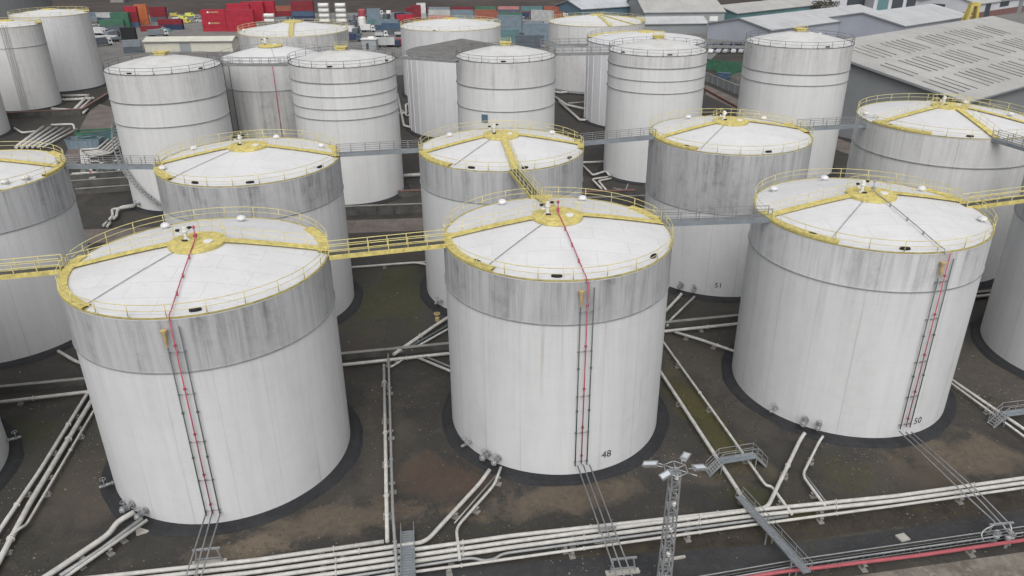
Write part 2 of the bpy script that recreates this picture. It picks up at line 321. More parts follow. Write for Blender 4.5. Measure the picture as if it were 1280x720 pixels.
def mesh_obj(name, me, parent=None, loc=(0, 0, 0), rz=0):
    o = bpy.data.objects.new(name, me); COL.objects.link(o); o.location = loc; o.rotation_euler = (0, 0, rz)
    if parent: o.parent = parent
    return o
def tag(o, label=None, cat=None, group=None, kind=None):
    for k, v in (('label', label), ('category', cat), ('group', group), ('kind', kind)):
        if v: o[k] = v
    return o
def thing(name, label, cat, loc=(0, 0, 0), rz=0, group=None):
    o = bpy.data.objects.new(name, None); COL.objects.link(o); o.location = loc; o.rotation_euler = (0, 0, rz); o.empty_display_size = .5
    return tag(o, label, cat, group)
def struct(name, mb, mat, loc=(0, 0, 0)): return tag(mb.build(name, mat, None, loc), kind='structure')
def sheet(pts, z=0, th=0):
    mb = MB(); n = len(pts)
    mb.add([(p[0], p[1], z) for p in pts], [tuple(range(n))])
    a = sum(pts[i][0]*pts[(i+1) % n][1]-pts[(i+1) % n][0]*pts[i][1] for i in range(n))
    if a < 0: mb.f[0] = mb.f[0][::-1]
    return mb
def prism(pts, z0, z1):
    mb = MB(); n = len(pts)
    a = sum(pts[i][0]*pts[(i+1) % n][1]-pts[(i+1) % n][0]*pts[i][1] for i in range(n))
    if a < 0: pts = pts[::-1]
    mb.add([(p[0], p[1], z0) for p in pts]+[(p[0], p[1], z1) for p in pts], [tuple(range(n))[::-1], tuple(range(n, 2*n))]+[(i, (i+1) % n, n+(i+1) % n, n+i) for i in range(n)])
    return mb

# ------------------------------------------------------------------ setting
mb = MB(); mb.add([(-1500, -60, 0), (1500, -60, 0), (1500, 3000, 0), (-1500, 3000, 0)], [(0, 1, 2, 3)])
struct('ground', mb, 'ground')
# asphalt lane, bare ground, strips and paths in front of and between the rows
mb = sheet([(-52.73, 43.68), (25.12, 49.87), (45.71, 53.39), (64.31, 56.85), (62.01, 54.03), (44.62, 51.58), (24.09, 47.87), (-47.21, 36.68)], .012); struct('lane', mb, 'asphalt')
mb = sheet([(16.05, 43.62), (23.57, 45.47), (42.79, 48.57), (59.71, 51.21), (41.15, 28.39), (-7.04, 28.77)], .010); struct('bare_ground', mb, 'bare_dirt')
mb = sheet([(-53.87, 45.12), (-0.18, 48.13), (26.08, 52.59), (47.4, 56.16), (66.58, 59.65), (64.4, 56.97), (45.97, 53.8), (25.25, 50.25), (-0.19, 46.22), (-50.94, 41.41)], .008); struct('verge', mb, 'verge')
mb = sheet([(-70.32, 48.88), (-39.12, 48.55), (-85.47, 64.4)], .008)
mb = sheet([(-95, 118), (150, 139), (150, 144), (-95, 125)], .010); struct('path', mb, 'path')
mb = sheet([(63.97, 255.49), (69.34, 227.74), (85.87, 162.83), (81.8, 154.08), (64.98, 212.06), (60.36, 239.9)], .012); struct('path', mb, 'path')
mb = sheet([(-420, 262), (-180, 290), (-90, 272), (60, 290), (75, 300), (150, 480), (150, 520), (-420, 520)], .010); struct('container_yard', mb, 'yard')
mb = sheet([(75, 262), (140, 215), (420, 420), (420, 900), (152, 900), (152, 400)], .014); struct('works_yard', mb, 'yard')
mb = sheet([(-97.73, 168.06), (-110.01, 221.44), (-126.42, 235.25), (-95.42, 152.21)], .011); struct('service_road', mb, 'path')
# the railway bank closing the view at the back
mb = MB(); mb.add([(-700, 486, 0), (158, 500, 0), (158, 512, 5), (-700, 500, 5), (158, 545, 6), (-700, 540, 6), (158, 580, 14), (-700, 580, 15)], [(0, 1, 2, 3), (3, 2, 4, 5), (5, 4, 6, 7)]); struct('railway_embankment', mb, 'embank')
mb = MB(); mb.add([(-700, 580, 15), (158, 580, 14), (400, 900, 14), (-900, 1500, 16)], [(0, 1, 2, 3)]); struct('hill', mb, 'embank_top')

# ------------------------------------------------------------------ storage tanks
def arc_pts(r, z, a0, a1, n): return [(r*cos(a0+(a1-a0)*i/n), r*sin(a0+(a1-a0)*i/n), z) for i in range(n+1)]
def guardrail(root, r, z, mat, posts, gaps=(), h=1.1, tr=.035, kids=True, gd=2.2):
    """a ring handrail with top and knee rail; left open where bridges land; its posts are its sub-parts"""
    mb = MB(); segs = []
    gaps = sorted([(a % 360) for a in gaps])
    def ok(a): return all(abs((a-g+180) % 360-180) > gd for g in gaps)
    runs = []; cur = []
    for i in range(361):
        a = i
        if ok(a): cur.append(a)
        else:
            if len(cur) > 1: runs.append(cur)
            cur = []
    if len(cur) > 1: runs.append(cur)
    for q in runs:
        a0, a1 = R_(q[0]), R_(q[-1]); n = max(2, int((q[-1]-q[0])/4))
        for zz in (h, h*.52): mb.tube(arc_pts(r, z+zz, a0, a1, n), tr if zz == h else tr*.8, 6)
    if not kids:
        for k in range(posts):
            a = 2*pi*k/posts
            if ok(degrees(a)): mb.tube([(r*cos(a), r*sin(a), z), (r*cos(a), r*sin(a), z+h)], tr, 5)
        for zz in (.06,): mb.tube(arc_pts(r, z+zz, 0, 2*pi, 72)[:-1], tr*.9, 5, closed=True)
    g = mb.build('guardrail', mat, root)
    if kids:
        pm = None
        for k in range(posts):
            a = 2*pi*(k+.5)/posts
            if not ok(degrees(a)): continue
            if pm is None:
                m2 = MB(); m2.tube([(0, 0, 0), (0, 0, h)], tr*1.15, 6); m2.box((0, 0, .02), (.16, .16, .03)); o = m2.build('post', mat, g); pm = o.data
            else: o = mesh_obj('post', pm, g)
            o.location = (r*cos(a), r*sin(a), z)
    return g
def vent_dome(parent, x, y, z, s=.55):
    mb = MB(); mb.lathe([(s*.45, 0), (s*.45, .32)], 16, (x, y, z)); mb.lathe([(s, .3), (s*.98, .42), (s*.75, .56), (s*.35, .64), (0.001, .66)], 20, (x, y, z)); mb.lathe([(.01, .3), (s, .3)], 20, (x, y, z))
    return mb.build('roof_vent', 'roof_white', parent)
def hatch(parent, x, y, z, a):
    mb = MB(); n = 20; L, Wd = .48, .2
    vs = []
    for zz, k in ((0, 1), (.16, 1), (.2, .9)):
        for j in range(n):
            t = 2*pi*j/n; px, py = L*k*cos(t), Wd*k*sin(t); vs.append((x+px*cos(a)-py*sin(a), y+px*sin(a)+py*cos(a), z+zz))
    fs = [(q*n+j, q*n+(j+1) % n, (q+1)*n+(j+1) % n, (q+1)*n+j) for q in range(2) for j in range(n)]+[tuple(2*n+j for j in range(n))]
    mb.add(vs, fs); return mb.build('hatch', 'black', parent)
def roof_z(r, rr, rise): return rise*(1-r/rr)
def flatstrip(mb, a, r0, r1, w, h, rr, rise, th=.08):
    """walkway running straight down the roof slope"""
    ca, sa = cos(a), sin(a)
    p0 = (r0*ca, r0*sa, h+roof_z(r0, rr, rise)+.16); p1 = (r1*ca, r1*sa, h+roof_z(r1, rr, rise)+.16)
    mb.bar(p0, p1, w, th)
SEG = 96
def tank(key, x, y, r, h, label, band=None, rings=(), walks=(), arcs=(), domes=(), hatches=(), cable=None, redpipe=None, bridges=(), style='yellow', rise=2.0,
         shell='shell_clean', roof='roof_white', number=None, drop=None, valves=(), kids=True, ribs=0, rail='yellow_rail', pad=.9, lip=None, band_mat='shell_grey_band', riser=None, group=None, ladder=None, sign=None, railk=None):
    t = thing('storage_tank', label, 'storage tank', (x, y, 0), 0, group)
    n = SEG if kids else 72
    # pad
    if pad:
        mb = MB(); mb.lathe([(r+pad+.35, 0), (r+pad, .28), (r-.3, .36)], n)
        rq = random.Random(key); ph = [rq.uniform(0, 6.3) for _ in range(5)]
        for i_, (vx_, vy_, vz_) in enumerate(mb.v):
            if hypot(vx_, vy_) > r+pad-.01:
                a_ = atan2(vy_, vx_); q_ = 1+(.008*sin(3*a_+ph[0])+.006*sin(7*a_+ph[1])+.004*sin(15*a_+ph[2])+.0015*sin(29*a_+ph[3]))*(1 if vz_ < .1 else .6); mb.v[i_] = (vx_*q_, vy_*q_, vz_)
        mb.build('foundation_ring', 'ring_tar', t)
    z0 = .34; zb = band if band else h
    mb = MB(); mb.lathe([(r, z0), (r, zb)], n)
    if ribs:
        for k in range(ribs):
            a = 2*pi*k/ribs; mb.bar(((r+.04)*cos(a), (r+.04)*sin(a), z0), ((r+.04)*cos(a), (r+.04)*sin(a), h-.1), .14, .24, (cos(a), sin(a), 0))
    sh = mb.build('shell', shell, t)
    if band:
        mb = MB(); mb.lathe([(r+.02, zb-.1), (r+.02, h)], n); mb.build('upper_band', band_mat, t)
        mb = MB(); mb.lathe([(r+.02, zb-.13), (r+.11, zb-.13), (r+.11, zb-.05), (r+.02, zb-.05)], n); mb.build('band_ring', 'galv', t)
    for zr in rings:
        mb = MB(); mb.lathe([(r, zr-.06), (r+.14, zr-.06), (r+.14, zr+.04), (r, zr+.04)], n); mb.build('stiffening_ring', 'rail_mid' if style == 'grey' else 'galv', t)
    mb = MB(); prof = []
    for i in range(9):
        q = i/8; prof.append((max(.01, (r-.05)*(1-q)), h+.02+rise*(q+.22*q*(1-q)) if kids else h+.02+rise*q))
    mb.lathe([(r+.03, h-.12), (r+.03, h+.02)], n); mb.lathe(prof, n)
    rfo = mb.build('roof', roof, t)
    if style == 'grey':
        rm = MB(); rm.bar((r-.15, 0, h+.03), (.8, 0, h+rise*.93+.03), .09, .10); ro = None
        for k in range(22):
            ro = rm.build('rib', 'rail_mid', rfo) if ro is None else mesh_obj('rib', ro.data, rfo)
            ro.rotation_euler = (0, 0, 2*pi*(k+.3)/22)
    zr = lambda q: h+.02+rise*((1-q/r)+.22*(1-q/r)*(q/r)) if kids else h+rise*(1-q/r)
    if lip is None: lip = 'kerb_olive' if style == 'yellow' else 'galv'
    mb = MB(); mb.lathe([(r-.10, h+.02), (r-.10, h+.09), (r+.07, h+.09), (r+.07, h-.0), (r+.02, h-.0)], n); mb.build('kerb_ring', lip, t)
    gaps = [a for a in bridges]
    if kids or style != 'none': guardrail(t, r-.02, h+.1, rail, max(16, int(2*pi*r/2.9)), gaps, kids=kids, tr=.034 if kids else .045)
    wk = 'yellow' if style == 'yellow' else 'galv'
    for (a0, a1, wd) in arcs:
        if a1 < a0: a0, a1 = a1, a0
        if a1-a0 > 180: a0, a1 = a1, a0+360
        mb = MB(); ns = max(4, int((a1-a0)/3)); zz = h+.34
        mb.lathe([(r-wd, zz), (r+.08, zz), (r+.08, zz-.22), (r-wd, zz-.22), (r-wd, zz)], ns, a0=R_(a0), a1=R_(a1), smooth=False); mb.build('rim_walkway', 'yellow' if style == 'yellow' else 'galv', t)
    for wa in walks:
        a, side = (wa if isinstance(wa, tuple) else (wa, 1)); ar = R_(a); mb = MB(); W = .9
        def pt(q, off, up_): return (q*cos(ar)-off*sin(ar), q*sin(ar)+off*cos(ar), zr(q)+up_)
        qs = [2.0+(r-2.1)*i/5 for i in range(6)]
        for i in range(5): mb.bar(pt(qs[i], 0, .2), pt(qs[i+1], 0, .2), W, .08)
        wkk = mb.build('roof_walkway', 'yellow' if style == 'yellow' else 'galv', t)
        for sd_ in ((1, -1) if side == 2 else (side,)):
            mr = MB()
            for up_ in (.65, 1.2): mr.tube([pt(q, sd_*W/2, up_) for q in qs], .028, 5)
            nn = max(3, int(r/1.9))
            for i in range(nn+1): q = qs[0]+(qs[-1]-qs[0])*i/nn; mr.tube([pt(q, sd_*W/2, .16), pt(q, sd_*W/2, 1.2)], .03, 5)
            mr.build('handrail', rail if style == 'yellow' else 'rail_grey', wkk)
    # crown of the roof
    if style == 'yellow':
        q = 2.45 if kids else 2.2; zc = zr(0)-.05; mb = MB()
        mb.lathe([(.01, zc+.10), (q, zc-.02), (q, zc-.28)], 24); cp = mb.build('centre_platform', 'yellow', t)
        if kids:
            for (a0, a1) in (((20, 165),) if key != 'J' else ((0, 359),)):
                mr = MB()
                for up_ in (.55, 1.1): mr.tube([(q*cos(R_(a)), q*sin(R_(a)), zc+up_) for a in range(a0, a1+1, 14)], .026, 5)
                for a in range(a0, a1+1, 28): mr.tube([(q*cos(R_(a)), q*sin(R_(a)), zc-.1), (q*cos(R_(a)), q*sin(R_(a)), zc+1.1)], .03, 5)
                mr.build('handrail', 'yellow_rail', cp)
            # pressure valve stack: white body, dark bonnets, and the red drencher head
            vx, vy = -.95, .15; mv = MB(); mv.lathe([(.30, 0), (.30, .08), (.16, .1), (.16, .75), (.26, .78), (.26, .86), (.2, .9), (.2, 1.2), (.12, 1.25), (.01, 1.27)], 14, (vx, vy, zc+.05))
            mv.tube([(vx-.1, vy, zc+.55), (vx-.55, vy-.1, zc+.6), (vx-.6, vy-.1, zc+.9)], .11, 8); mv.tube([(vx+.1, vy, zc+1.0), (vx+.42, vy+.1, zc+1.05)], .1, 8)
            vv = mv.build('pressure_valve', 'white_far', t)
            mv = MB(); mv.lathe([(.19, 0), (.21, .12), (.01, .16)], 10, (vx+.42, vy+.1, zc+1.12)); mv.build('bonnet', 'black', vv); mv = MB(); mv.lathe([(.18, 0), (.2, .12), (.01, .2)], 10, (vx-.6, vy-.1, zc+.92)); mv.build('bonnet', 'black', vv); mv = MB(); mv.tube([(vx-.2, vy-.5, zc+.2), (vx+.3, vy-.5, zc+.2)], .08, 6); mv.build('drain_pipe', 'black', vv)
            mv = MB(); mv.lathe([(.42, 0), (.42, .12), (.01, .16)], 16, (1.15, -.35, zc+.05)); mv.build('manhole_cover', 'white_far', t)
    elif style == 'grey':
        zc = h+rise-.12; mb = MB(); mb.box((0, 0, zc+.22), (1.9, 1.9, .42)); mb.box((0, 0, zc+.48), (2.3, 2.3, .08)); cp = mb.build('crown_box', 'yellow', t)
        mr = MB()
        for sx, sy in ((-1, -1), (1, -1), (1, 1), (-1, 1)): mr.tube([(sx, sy, zc+.5), (sx, sy, zc+1.25)], .035, 5)
        for up_ in (.85, 1.25):
            mr.tube([(-1, -1, zc+up_), (1, -1, zc+up_), (1, 1, zc+up_), (-1, 1, zc+up_)], .03, 5, closed=True)
        mr.build('handrail', 'yellow_pale', cp)
    for (a, q) in domes:
        q = min(q, r-.9); vent_dome(t, q*cos(R_(a)), q*sin(R_(a)), zr(q)-.05, .46 if kids else .45)
    for a in hatches:
        q = r-.62; hatch(t, q*cos(R_(a)), q*sin(R_(a)), zr(q), R_(a+90))
    if cable:
        a = R_(cable); mb = MB(); mb.tube([((1.6+(r-2.2)*i/5)*cos(a), (1.6+(r-2.2)*i/5)*sin(a), zr(1.6+(r-2.2)*i/5)+.10) for i in range(6)], .035, 5); mb.build('earthing_cable', 'rail_grey', t)
    if redpipe:
        a = R_(redpipe[0]); mb = MB(); mat = redpipe[1]
        pts = [(.15*cos(a), .15*sin(a), zr(0)+1.25), (.15*cos(a), .15*sin(a), zr(0)+.35), (.6*cos(a), .6*sin(a), zr(.6)+.32)]+[(q*cos(a), q*sin(a), zr(q)+.32) for q in (2.5, 5, 8, r-.5)]+[(q_*cos(a), q_*sin(a), zz) for q_, zz in ((r+.15, h+.42), (r+.34, h-.05))]
        mb.tube(pts, .05, 8)
        for q in (3.2, 6, 8.5): mb.lathe([(.09, -.05), (.09, .05)], 8, (q*cos(a), q*sin(a), zr(q)+.32)); mb.box((q*cos(a), q*sin(a), zr(q)+.15), (.1, .1, .3))
        mb.box((.15*cos(a), .15*sin(a), zr(0)+.5), (.28, .28, .3)); mb.lathe([(.12, 0), (.16, .12), (.01, .3)], 8, (.15*cos(a), .15*sin(a), zr(0)+1.2))
        mb.build('roof_spray_pipe', mat, t)
    if drop:
        a0, zl = drop; a = R_(a0); da = .56/r
        mb = MB(); mb.tube([((r+.34)*cos(a), (r+.34)*sin(a), h+.05), ((r+.34)*cos(a), (r+.34)*sin(a), zl+.2)], .055, 8)
        for z_ in (h-2.2, h-6.2, h-10.6, h-14.8, h-18): mb.lathe([(.13, -.06), (.13, .06)], 8, ((r+.34)*cos(a), (r+.34)*sin(a), z_))
        mb.build('red_riser', 'red_pink', t)
        for sgn in (-1, 1):
            b_ = a+sgn*da; top = h-2.4 if sgn < 0 else h-.6
            mb = MB(); mb.tube([((r+.28)*cos(b_), (r+.28)*sin(b_), top), ((r+.28)*cos(b_), (r+.28)*sin(b_), zl)], .055, 8)
            for z_ in (h-8.5, h-13): mb.lathe([(.12, -.05), (.12, .05)], 8, ((r+.28)*cos(b_), (r+.28)*sin(b_), z_))
            mb.build('grey_riser', 'pipe_dark', t)
        for z_ in (h-2.9, h-6.8, h-11.5, h-15.5, zl+.4):
            mb = MB(); mb.tube([((r+.2)*cos(a+q*da*1.25), (r+.2)*sin(a+q*da*1.25), z_) for q in (-1, 0, 1)], .022, 5)
            for q in (-1, 0, 1):
                mb.box(((r+.16)*cos(a+q*da), (r+.16)*sin(a+q*da), z_), (.22, .16, .05), a+q*da)
            mb.build('pipe_bracket', 'rail_grey', t)
        b_ = a-da; cx, cy = (r+.42)*cos(b_), (r+.42)*sin(b_)
        mb = MB(); mb.lathe([(.08, -1.5), (.09, -1.3), (.15, -.9), (.16, -.3), (.24, -.25), (.26, 0), (.01, .05)], 12, (cx, cy, h-.75)); mb.build('foam_pourer', 'orange', t)
    for (a, w_) in valves:
        ar = R_(a); mb = MB(); zv = 1.25; rad = lambda q, o=0: ((r+q)*cos(ar)-o*sin(ar), (r+q)*sin(ar)+o*cos(ar))
        mb.lathe([(.36, 0), (.36, .02)], 12, (*rad(.1), zv));
        p0, p1 = rad(-.05), rad(1.3); mb.tube([(*p0, zv), (*p1, zv)], .2*w_, 10); mb.tube([(*rad(.12), zv), (*rad(.2), zv)], .34*w_, 12); mb.tube([(*rad(.55), zv), (*rad(.63), zv)], .34*w_, 12); mb.tube([(*rad(1.05), zv), (*rad(1.13), zv)], .34*w_, 12)
        nz = mb.build('outlet_nozzle', 'pipe_grey', t)
        mb = MB(); q = rad(.85); mb.box((*q, zv), (.45*w_, .4*w_, .45*w_), ar); mb.tube([(*q, zv), (*q, zv+.75)], .05, 6); mb.tube([(q[0]+.26*cos(k*pi/4), q[1]+.26*sin(k*pi/4), zv+.72) for k in range(8)], .035, 5, closed=True); mb.build('hand_valve', 'rail_grey', nz)
    if ladder:
        for a0 in ladder:
            a = R_(a0); mb = MB(); o_ = .3
            for sgn in (-1, 1): mb.tube([((r+.3)*cos(a)-sgn*o_*sin(a), (r+.3)*sin(a)+sgn*o_*cos(a), .5), ((r+.3)*cos(a)-sgn*o_*sin(a), (r+.3)*sin(a)+sgn*o_*cos(a), h+.8)], .045, 5)
            for k in range(int(h/.7)):
                z_ = .8+k*.7; mb.bar(((r+.3)*cos(a)-o_*sin(a), (r+.3)*sin(a)+o_*cos(a), z_), ((r+.3)*cos(a)+o_*sin(a), (r+.3)*sin(a)-o_*cos(a), z_), .04, .04)
            mb.build('ladder', 'rail_grey', t)
    for (a0, m_) in (riser or ()):
        a = R_(a0); mb = MB(); mb.tube([((r+.2)*cos(a), (r+.2)*sin(a), .5), ((r+.2)*cos(a), (r+.2)*sin(a), h)], .07, 6); mb.build('riser', m_, t)
    if number:
        txt, a0, z_, size = number; cu = bpy.data.curves.new('n', 'FONT'); cu.body = txt; cu.size = size; cu.align_x = 'CENTER'; cu.align_y = 'CENTER'; cu.extrude = .004; cu.resolution_u = 3
        to = bpy.data.objects.new('tank_number', cu); COL.objects.link(to)
        dg = bpy.context.evaluated_depsgraph_get(); dg.update(); me = bpy.data.meshes.new_from_object(to.evaluated_get(dg)); bpy.data.objects.remove(to)
        for v in me.vertices:
            a = R_(a0)+v.co.x/r; q = r+.02+v.co.z; v.co = (q*cos(a), q*sin(a), z_+v.co.y)
        me.materials.clear(); me.materials.append(MATS['black']); no = mesh_obj('tank_number', me, t); no['label'] = 'black painted tank number '+txt
    if sign:
        a0, z_ = sign; a = R_(a0); mb = MB(); mb.box(((r+.05)*cos(a), (r+.05)*sin(a), z_), (.06, 1.3, 1.5), a); mb.build('plate', 'sheet_blue', t)
    return t

T_A = tank('A', *(-28.03, 63.6, 11.3, 20.7), 'big left front tank with grey upper band and red pipe over its white roof', band=15.96, walks=[(-171.4, -1), (11.0, 1)],
    arcs=[(-165.5, -119.8, .7), (42.9, 6.8, .9), (175.4, -165.5, .7)],
    domes=[(129.2, 9.57), (84.2, 9.11)], hatches=[-71.9], cable=-122.3, redpipe=(-81.1, 'red_pink'),
    bridges=[-175.7, 11.7], drop=(-81.2, 1.5), valves=[(-122.6, 1), (-113.6, .9), (-144.2, .5)], group='grey banded tanks')
T_B = tank('B', *(4.43, 69.63, 11.0, 20.7), 'big middle front tank numbered 48 with grey upper band and round yellow roof centre', band=16.64, walks=[(-173.6, -1), (12.3, 1), (97.7, 2)],
    arcs=[(-178.3, -124.4, .7), (40.8, 14.4, .7), (102.8, 89.7, .7)],
    domes=[(69.7, 9.18), (124.7, 9.46)], hatches=[-136.2, -93.4, -37.0], cable=-129.0, redpipe=(-80.6, 'red_pink'),
    bridges=[-172.9, 17.4, 99.8], drop=(-79.9, 1.5), valves=[(-128.0, 1), (-121.5, .9), (-141.3, .45)],
    number=('48', *(-65.9, 1.96), 1.08), group='grey banded tanks')
T_C = tank('C', *(37.06, 75.4, 11.4, 20.7), 'big tank numbered 50 at right front, grey pipe running over its white roof', band=16.91, band_mat='shell_pale_band', walks=[(-170.8, -1), (11.3, 1)],
    arcs=[(-176.5, -126.1, .7), (39.0, 6.2, .8)],
    domes=[(143.9, 9.95), (97.5, 9.29), (32.9, 9.51), (-22.6, 10.37)], hatches=[-140.0, -96.2], cable=-130.2, redpipe=(-79.7, 'pipe_grey'),
    bridges=[-171.4, 11.2], drop=(-76.9, 1.5), valves=[(-125.4, 1), (-118.7, .8), (-141.4, .5)],
    number=('50', *(-68.3, 1.85), 1.08), group='grey banded tanks')
T_D = tank('D', *(70.04, 81.27, 11.24, 20.7), 'white tank at the right edge, only its left side in the picture', band=16.8, group='grey banded tanks', bridges=[-179.8])
T_E = tank('E', *(-60.9, 57.9, 11.3, 20.7), 'white tank at the left edge, only a sliver of its foot in the picture', band=16, valves=[(30.0, .5)], group='grey banded tanks')
T_F = tank('F', *(-66.39, 90.4, 10.9, 21.0), 'grey banded tank on the left edge in the second row, cut off by the frame', band=16.3, walks=[(12.1, 1)], arcs=[(57.8, 21.8, .8), (21.8, -8.7, .5)],
    domes=[(-19.4, 10.03), (-32.5, 9.6)], bridges=[24.2], group='grey banded tanks', lip='yellow')
T_G = tank('G', *(-33.8, 97.0, 11.4, 20.6), 'second row tank directly behind the left front one, four small black dots on its roof', band=16.29, walks=[(-168.1, -1), (6.4, 1)],
    arcs=[(-172.6, -127.5, 1.0), (31.8, 2.0, .9)], domes=[(159.5, 8.8), (-151.2, 10.47), (81.0, 8.32), (26.5, 9.4)],
    hatches=[-107.7, -72.8, -22.4], cable=-128.6, bridges=[-170.5, 18.2], group='grey banded tanks')
T_H = tank('H', *(-1.31, 102, 11.1, 20.55), 'second row tank behind tank 48, joined to it by a steep yellow bridge', band=16.54, walks=[(-164.6, -1), (-80.4, 2), (5.5, 1)],
    arcs=[(-171.5, -125.8, .9), (15.5, -7.6, .7)], domes=[(36.7, 8.9), (151.2, 8.26)], hatches=[-110.0, -73.5, -32.5],
    cable=-123.3, bridges=[179.9, -81.0, 13.5], group='grey banded tanks', valves=[(-138.3, .6)])
T_I = tank('I', *(31.13, 108.1, 11.2, 20.7), 'second row tank numbered 51 with a tall dirty grey upper half', band=12.6, walks=[(-165.8, -1), (11.0, 1)],
    arcs=[(174.4, -126.9, .9), (27.8, -2.8, .7)], domes=[(46.0, 10.21), (124.0, 8.07)], hatches=[-135.8, -76.7], cable=-124.9,
    bridges=[179.2, 19.4], number=('51', *(-101.5, 2.01), 1.08), valves=[(-127.3, .9), (-117.5, .7)], group='grey banded tanks', ladder=None)
T_J = tank('J', *(64.36, 112.8, 12.3, 21.6), 'white streaked tank before the big grey warehouse, yellow fenced roof centre', rings=(17.6,), walks=[(-163.7, -1), (-88.9, 1), (-35.8, 1)],
    arcs=[(-168.4, -126.4, .9), (4.0, -39.5, .8)], domes=[(45.6, 7.96), (-18.0, 8.05), (170.8, 11.46)], hatches=[-155.1, -103.8],
    bridges=[-171.8, -87.3], shell='shell_lower_streaked', roof='roof_white')
RG = 'ringed tanks of the third row'
T_K = tank('K', *(-63.58, 144.93, 10.04, 24.9), 'leftmost ringed white tank in the third row, spiral stair at its foot', band=20.0, band_mat='shell_worn_top', rings=(20.0, 15.9), style='grey', shell='shell_ringed', roof='roof_worn', lip='rail_dark', rise=2.2, hatches=[-103.7, -27.2], rail='rail_dark', kids=True, group=RG, valves=[(-125.9, .8)])
T_M = tank('M', *(-31.3, 147.5, 9.76, 25.36), 'white tank with four stiffening rings, behind the second row', band=22.8, band_mat='shell_worn_top', rings=(22.8, 20.4, 18.2, 16.3), style='grey', shell='shell_ringed', roof='roof_worn', lip='rail_dark', rise=2.0, hatches=[-92.3, -17.8], rail='rail_dark', group=RG)
T_O = tank('O', *(-0.87, 153.1, 9.6, 25.1), 'ringed white tank with a small blue plate, beside the dark roofed tank', band=20.5, band_mat='shell_worn_top', rings=(20.5, 16.3), style='grey', shell='shell_ringed', roof='roof_worn', lip='rail_dark', rise=2.1, hatches=[-92.4], rail='rail_dark', group=RG, sign=(-114.6, 14.93), bridges=[35.9])
T_P = tank('P', *(29.56, 159.25, 9.74, 25.1), 'ringed white tank with three stiffening rings, standing behind tank 51', band=22.9, band_mat='shell_worn_top', rings=(22.9, 20.5, 18.2), style='grey', shell='shell_ringed', roof='roof_worn', lip='rail_dark', rise=2.3, hatches=[-146.6, -85.5], rail='rail_dark', group=RG, bridges=[35.5], domes=[(65.5, 16.16)])
T_Q = tank('Q', *(58.4, 161.4, 10.4, 26.1), 'tall ringed tank standing alone in front of the grey warehouse roofs', band=21.3, band_mat='shell_worn_top', rings=(21.3, 19.2), style='grey', shell='shell_ringed', roof='roof_worn', lip='rail_dark', rise=2.2, hatches=[-76.7], rail='rail_dark', group=RG, bridges=[177.1, 7.9], domes=[(45.5, 11.15)])
T_L = tank('L', *(-49.3, 164, 10.1, 23.7), 'dirty vertically streaked tank squeezed between two ringed tanks', style='yellow', shell='shell_dirty', roof='roof_white', rise=2.3, rail='rail_grey', kids=True, lip='galv', cable=-69.7, band=18.5, band_mat='shell_worn_top', riser=[(-73.8, 'red_pink'), (-128.1, 'rail_dark'), (-142.4, 'rail_dark')])
T_N = tank('N', *(-12.1, 200.5, 14.2, 19.2), 'ribbed tank with a dark grey weathered roof', style='none', shell='shell_ribbed', roof='roof_dark', rise=3.0, ribs=34, rail='rail_grey', kids=False, lip='galv')
T_R = tank('R', *(35.4, 208.9, 15.3, 20.5), 'ribbed white tank mostly hidden behind a ringed tank', style='yellow', shell='shell_ribbed', roof='roof_white', rise=2.2, ribs=30, rail='rail_grey', kids=False, lip='galv', arcs=[(60, 170, 1.2)], domes=[(168.5, 10.41)])
T_S = tank('S', *(27.4, 255, 15.1, 20.1), 'wide tank with a grey top band and yellow roof walkways, far row right', style='yellow', shell='shell_lower_streaked', roof='roof_white', rise=2.2, kids=False, rail='yellow_pale', rings=(.8, 14.5), walks=[(-79.6, 2), (-45.9, 1)], domes=[(-149.5, 13.34)], arcs=[(-20, 130, 1.0)])
T_T = tank('T', *(-18.1, 246.5, 15.3, 20.2), 'wide white tank rising behind the dark roofed one', style='yellow', shell='shell_clean', roof='roof_white', rise=2.2, kids=False, rail='yellow_pale', lip='yellow_pale', arcs=[(40, 150, 1.0)], hatches=[-105.1])
T_U = tank('U', *(-51, 189.9, 12.6, 25.7), 'far wide tank with one straight yellow roof walkway, behind the squeezed streaked tank', style='yellow', shell='shell_dirty', roof='roof_white', rise=2.2, kids=False, rail='yellow_pale', lip='yellow_pale', walks=[(-78.7, 2)], domes=[(5.6, 11.72), (-161.7, 11.17)])
T_V = tank('V', *(-148.4, 261.9, 11.5, 23), 'plain white tank in the far left corner, the right hand one', style='yellow', shell='shell_clean', roof='roof_white', rise=1.6, kids=False, rail='yellow_pale', lip='yellow_pale', domes=[(19.2, 7.35)], arcs=[(20, 160, 1.5)])
T_W = tank('W', *(-144.1, 231.2, 8.9, 23), 'white tank with a pair of thin ladders in the far left corner', style='yellow', shell='shell_lower_streaked', roof='roof_white', rise=1.4, kids=False, rail='yellow_pale', rings=(17.6,), lip='galv', arcs=[(10, 170, 1.6)], ladder=[-67.3, -61.1])
T_X = tank('X', *(-142.2, 194.9, 12.2, 20), 'white tank on the left edge between the far tanks and the pipe bundle', style='yellow', shell='shell_lower_streaked', roof='roof_white', rise=1.6, kids=False, rail='yellow_pale')
t = thing('dark_silo', 'tall dark grey silo rising out of the top left corner', 'silo', (-192, 300, 0))
mb = MB(); mb.lathe([(21, 0), (21, 34)], 64); mb.build('shell', 'shell_dark', t); mb = MB(); mb.lathe([(21, 34), (.1, 38)], 64); mb.build('roof', 'sheet_wall_dark', t)
mb = MB(); mb.bar((cos(R_(-62))*21.3, sin(R_(-62))*21.3, 0), (cos(R_(-62))*21.3, sin(R_(-62))*21.3, 34), 1.0, .5); mb.build('cable_duct', 'pipe_dark', t)

